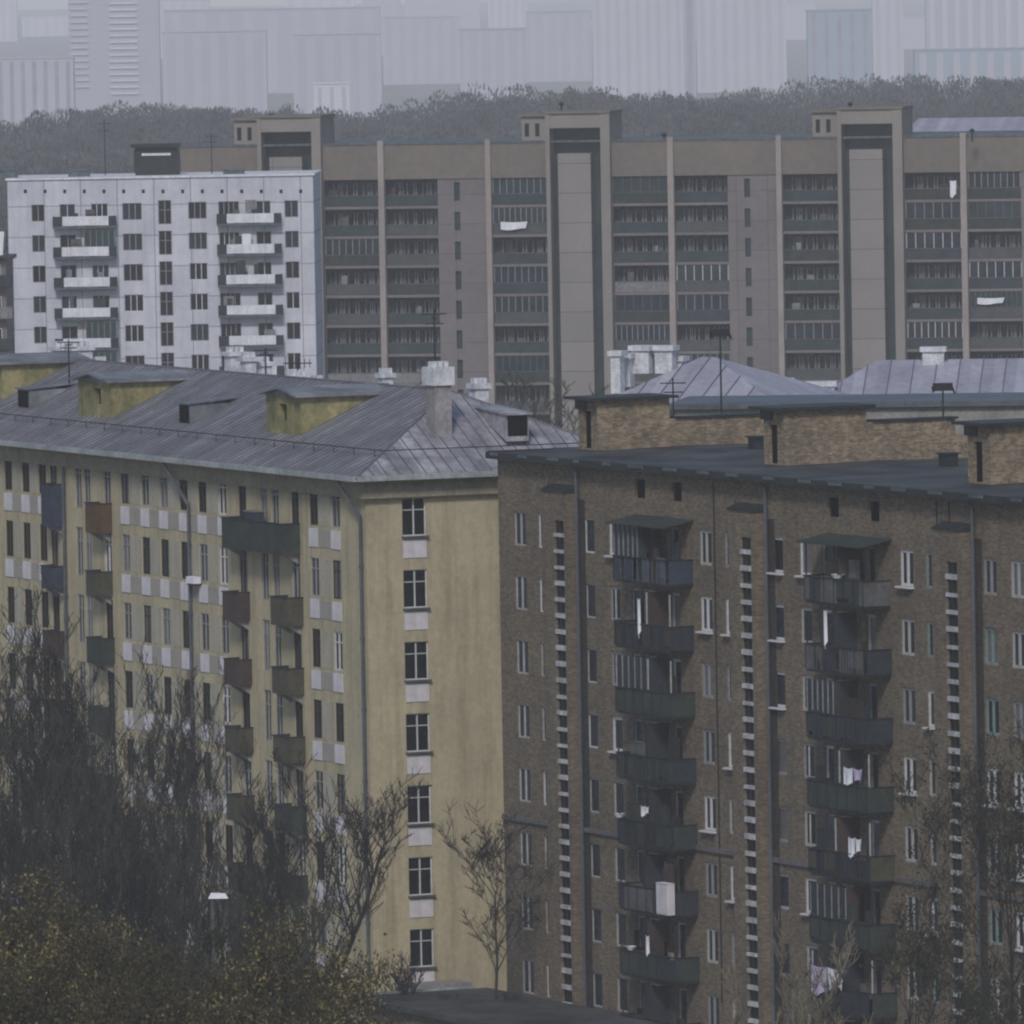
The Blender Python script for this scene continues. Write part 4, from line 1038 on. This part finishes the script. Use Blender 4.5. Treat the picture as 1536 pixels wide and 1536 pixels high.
# ================================================================== TREES
def grow(seed, H, spread=.45, levels=5, up=.25, trunk=.45, r0=.22, rmin=.02, nb=(3, 5), fork=False, lean=0):
    R = random.Random(seed); segs = []
    def branch(p, d, L, r, lv):
        n_ = 5 if lv == 0 else 4 if lv < 3 else 2
        pts = [p]; dirs = []
        for i in range(n_):
            d = (d+Vector((R.gauss(0, .10+.05*lv), R.gauss(0, .10+.05*lv), up*.35 if lv else 0))).normalized()
            q = pts[-1]+d*(L/n_); ra = r*(1-.75*i/n_); rb = r*(1-.75*(i+1)/n_)
            segs.append((pts[-1].copy(), q.copy(), max(ra, rmin), max(rb, rmin), lv)); pts.append(q); dirs.append(d.copy())
        if lv >= levels: return
        k = R.randint(*nb)+(6 if lv == 0 else 1)
        for j in range(k):
            t = R.uniform(.28 if lv == 0 else .2, 1.0)
            i = min(int(t*n_), n_-1); base = pts[i].lerp(pts[i+1], t*n_-i)
            a = R.uniform(0, 2*math.pi); side = Vector((c(a), s(a), 0))
            dd = (dirs[i]*(1-spread)+side*spread+Vector((0, 0, up))).normalized()
            branch(base, dd, L*R.uniform(.38, .62)*(1.25-.45*t if lv == 0 else 1), r*(1-.7*t)*R.uniform(.45, .7), lv+1)
    branch(Vector((0, 0, 0)), Vector((lean, 0, 1)).normalized(), H*.86, r0, 0)
    if fork: branch(Vector((0, 0, H*.28)), Vector((.42, .1, 1)).normalized(), H*.62, r0*.7, 0)
    k = H/np.percentile([q[1].z for q in segs], 99.3)
    return [(a*k, b*k, ra, rb, l) for a, b, ra, rb, l in segs]
def seg_mesh(name, segs, mat, n=3):
    k = len(segs); p = np.array([tuple(q[0])+tuple(q[1])+(q[2], q[3]) for q in segs])
    a, b_, ra, rb = p[:, 0:3], p[:, 3:6], p[:, 6], p[:, 7]
    d = b_-a; d /= np.linalg.norm(d, axis=1, keepdims=True)+1e-9
    ref = np.where(np.abs(d[:, 2:3]) > .9, [[1, 0, 0]], [[0, 0, 1]]); u = np.cross(d, ref); u /= np.linalg.norm(u, axis=1, keepdims=True)
    v = np.cross(d, u); V = np.zeros((k, 2, n, 3))
    for i in range(n):
        t = 2*np.pi*i/n; off = u*np.cos(t)+v*np.sin(t)
        V[:, 0, i] = a+off*ra[:, None]; V[:, 1, i] = b_+off*rb[:, None]
    base = (np.arange(k)*2*n)[:, None]; Q = []
    for i in range(n):
        j = (i+1) % n; Q.append(np.concatenate([base+i, base+j, base+n+j, base+n+i], 1))
    return np_mesh(name, V.reshape(-1, 3), np.concatenate(Q), mat)
def leaf_mesh(name, segs, mats, per=3, size=.12, spread=.35, seed=0, minlv=3):
    r_ = np.random.default_rng(seed); tips = np.array([tuple(q[1]) for q in segs if q[4] >= minlv])
    P = np.repeat(tips, per, 0); P = P+r_.normal(0, spread, P.shape)
    k = len(P); A_ = r_.normal(0, 1, (k, 3)); A_ /= np.linalg.norm(A_, axis=1, keepdims=True)
    B_ = np.cross(A_, r_.normal(0, 1, (k, 3))); B_ /= np.linalg.norm(B_, axis=1, keepdims=True)
    sz = size*r_.uniform(.5, 1.3, (k, 1)); A_ = A_*sz; B_ = B_*sz*.7
    V = np.stack([P-A_, P+B_*.8, P+A_, P-B_], 1).reshape(-1, 3)
    return np_mesh(name, V, np.arange(4*k).reshape(-1, 4), mats, r_.integers(0, len(mats), k))
def make_tree(name, label, cat, P, H, seed, bark, group=None, leaves=None, **kw):
    segs = grow(seed, H, **kw)
    t = thing(name, label, cat, P, 0, group)
    put('trunk', seg_mesh('trunk', [q for q in segs if q[4] == 0], M[bark], 7), t)
    cr_ = put('crown', seg_mesh('crown', [q for q in segs if q[4] > 0], M[bark] if not leaves else M[leaves.get('twig', bark)]), t)
    if leaves: put('buds', leaf_mesh('buds', segs, [M[m] for m in leaves['mats']], leaves['per'], leaves['size'], leaves['spread'], seed, leaves.get('minlv', 3)), cr_)
    return t
def ground_at(px, Y): return Vector((at(px, 900, Y).x, Y, 0))
def top_h(px, py, Y): return at(px, py, Y).z
random.seed(77)
# bare poplar-like trees before the yellow facade
gb = 'bare dark trees standing close together before the yellow facade'
lb = 'one of the bare dark trees standing close together before the long yellow facade'
protos = []
spots = []
for i, (px, pt, Y) in enumerate([(8, 880, 440), (40, 930, 450), (75, 985, 455), (22, 1000, 425), (105, 1030, 445), (145, 990, 460), (178, 1030, 450), (215, 1010, 455),
                                 (60, 1080, 415), (120, 1120, 420), (170, 1140, 415), (250, 1050, 460), (240, 1160, 430), (285, 1130, 450), (325, 1120, 455),
                                 (352, 1170, 458), (300, 1220, 430), (385, 1230, 450), (410, 1300, 452), (-25, 930, 450),
                                 (20, 1150, 400), (95, 1190, 405), (165, 1220, 405), (230, 1240, 410), (290, 1260, 412), (355, 1290, 415), (420, 1340, 420), (60, 1130, 428), (135, 1170, 432), (205, 1160, 436), (335, 1240, 440)]):
    spots.append((px, pt, Y))
for i, (px, pt, Y) in enumerate(spots):
    P = ground_at(px, Y); H = top_h(px, pt, Y)
    if i < 5:
        t = make_tree('bare_tree', lb, 'tree', P, 20.0, 100+i, 'bark_mid' if i % 2 else 'bark', gb, spread=.36, up=.42, levels=5, r0=.15, rmin=.012, nb=(2, 3)); protos.append(t)
    else: t = copy_tree(protos[i % 5]); t.location = P
    k_ = H/20.0; t.scale = (max(k_, .62), max(k_, .62), k_); t.rotation_euler.z = i*1.7
# single trees
make_tree('bare_tree', 'tall bare forked tree by the corner of the yellow block', 'tree', ground_at(478, 470), top_h(500, 1130, 470), 61, 'bark', fork=True, spread=.5, up=.3, r0=.22, rmin=.015, levels=4, lean=-.02, nb=(2, 4))
bt = make_tree('bare_tree', 'dark bare tree against the yellow end wall beside the brick block', 'tree', ground_at(727, 474.5), top_h(730, 1215, 474.5), 66, 'bark', spread=.6, up=.12, r0=.17, rmin=.017, levels=4, nb=(3, 4)); bt.scale = (.62, .62, 1)
make_tree('bare_tree', 'thin bare tree with pale twigs before the brick block at the bottom edge', 'tree', ground_at(1140, 400), top_h(1142, 1395, 400), 67, 'bark_pale', spread=.42, up=.35, r0=.10, rmin=.02, levels=4)
make_tree('bare_tree', 'small bare tree at the foot of the yellow end wall', 'tree', ground_at(600, 478), top_h(600, 1430, 478), 69, 'bark_grey', spread=.45, up=.25, r0=.08, rmin=.016, levels=3)
# budding trees along the bottom left
lv = dict(mats=['bud', 'bud2', 'bud2'], per=3, size=.07, spread=.25, twig='bark_olive', minlv=3)
gl = 'budding olive trees massed at the bottom left'
ll = 'one of the olive brown budding trees massed at the bottom left'
protos = []
for i, (px, pt, Y) in enumerate([(30, 1312, 350), (125, 1352, 345), (190, 1310, 360), (262, 1375, 350), (325, 1345, 355), (385, 1420, 350), (425, 1450, 352), (470, 1485, 350),
                                 (-30, 1330, 340), (80, 1410, 325), (170, 1415, 322), (250, 1440, 325), (330, 1440, 322), (10, 1430, 318), (120, 1480, 305), (220, 1490, 305), (310, 1500, 305), (380, 1520, 310)]):
    P = ground_at(px, Y); H = top_h(px, pt, Y)
    if i < 4: t = make_tree('budding_tree', ll, 'tree', P, 18.0, 200+i, 'bark_olive', gl, dict(lv, mats=[['bud', 'bud2', 'bud2'], ['bud2', 'bud2', 'bark_olive'], ['bud', 'bud', 'bud2'], ['bud2', 'bark_olive']][i]), spread=.62, up=.22, levels=5, r0=.2, rmin=.013, nb=(3, 5)); protos.append(t)
    else: t = copy_tree(protos[i % 4]); t.location = P
    k_ = (H-1.3)/18.0; t.scale = (k_*.84, k_*.84, k_); t.rotation_euler.z = i*2.1
# right side trees
lr = dict(mats=['leaf_dark', 'bud2'], per=1, size=.07, spread=.3, twig='bark', minlv=4)
for i, (px, pt, Y, lab) in enumerate([(1505, 1000, 400, 'tall sparse tree with dark buds against the right edge of the brick block'),
                                      (1440, 1230, 395, 'shorter dark budding tree before the third stair tower of the brick block'),
                                      (1548, 1130, 380, 'dark budding tree cut off by the right edge of the photo'),
                                      (1372, 1440, 390, 'low dark budding tree below the right balcony stack')]):
    P = ground_at(px, Y); H = top_h(px, pt, Y)
    make_tree('budding_tree', lab, 'tree', P, H, 300+i, 'bark', None, lr, spread=.5, up=.3, levels=5, r0=.15, rmin=.011, nb=(2, 3))
# brownish trees between the roofs and the brown block
for i, (px, pt, Y, lab) in enumerate([(775, 560, 800, 'hazy brown bare tree between the yellow roof and the brown block'), (815, 575, 790, 'second hazy brown bare tree, nearer the brick attic wall'), (740, 585, 785, 'small hazy brown bare tree right of the whitewashed chimney')]):
    make_tree('bare_tree', lab, 'tree', ground_at(px, Y), top_h(px, pt, Y), 400+i, 'bark_olive', spread=.55, up=.2, levels=4, r0=.2, rmin=.03)
# street lamp among the lower trees
P = ground_at(310, 372); hh = at(310, 1350, 372).z
t = thing('street_lamp', 'street lamp with white head rising out of the budding trees', 'street lamp', P, 0)
k = MB(); k.tube((0, 0, 0), (0, 0, hh), .09, .06); k.tube((0, 0, hh), (.35, 0, hh+.12), .045); k.build('pole', M['pipe'], t)
k = MB(); k.hexa([(-.15, -.14, hh+.05), (.55, -.14, hh+.05), (.55, .14, hh+.05), (-.15, .14, hh+.05), (-.05, -.1, hh+.25), (.45, -.1, hh+.22), (.45, .1, hh+.22), (-.05, .1, hh+.25)]); k.build('lamp_head', M['cloth_white'], t)
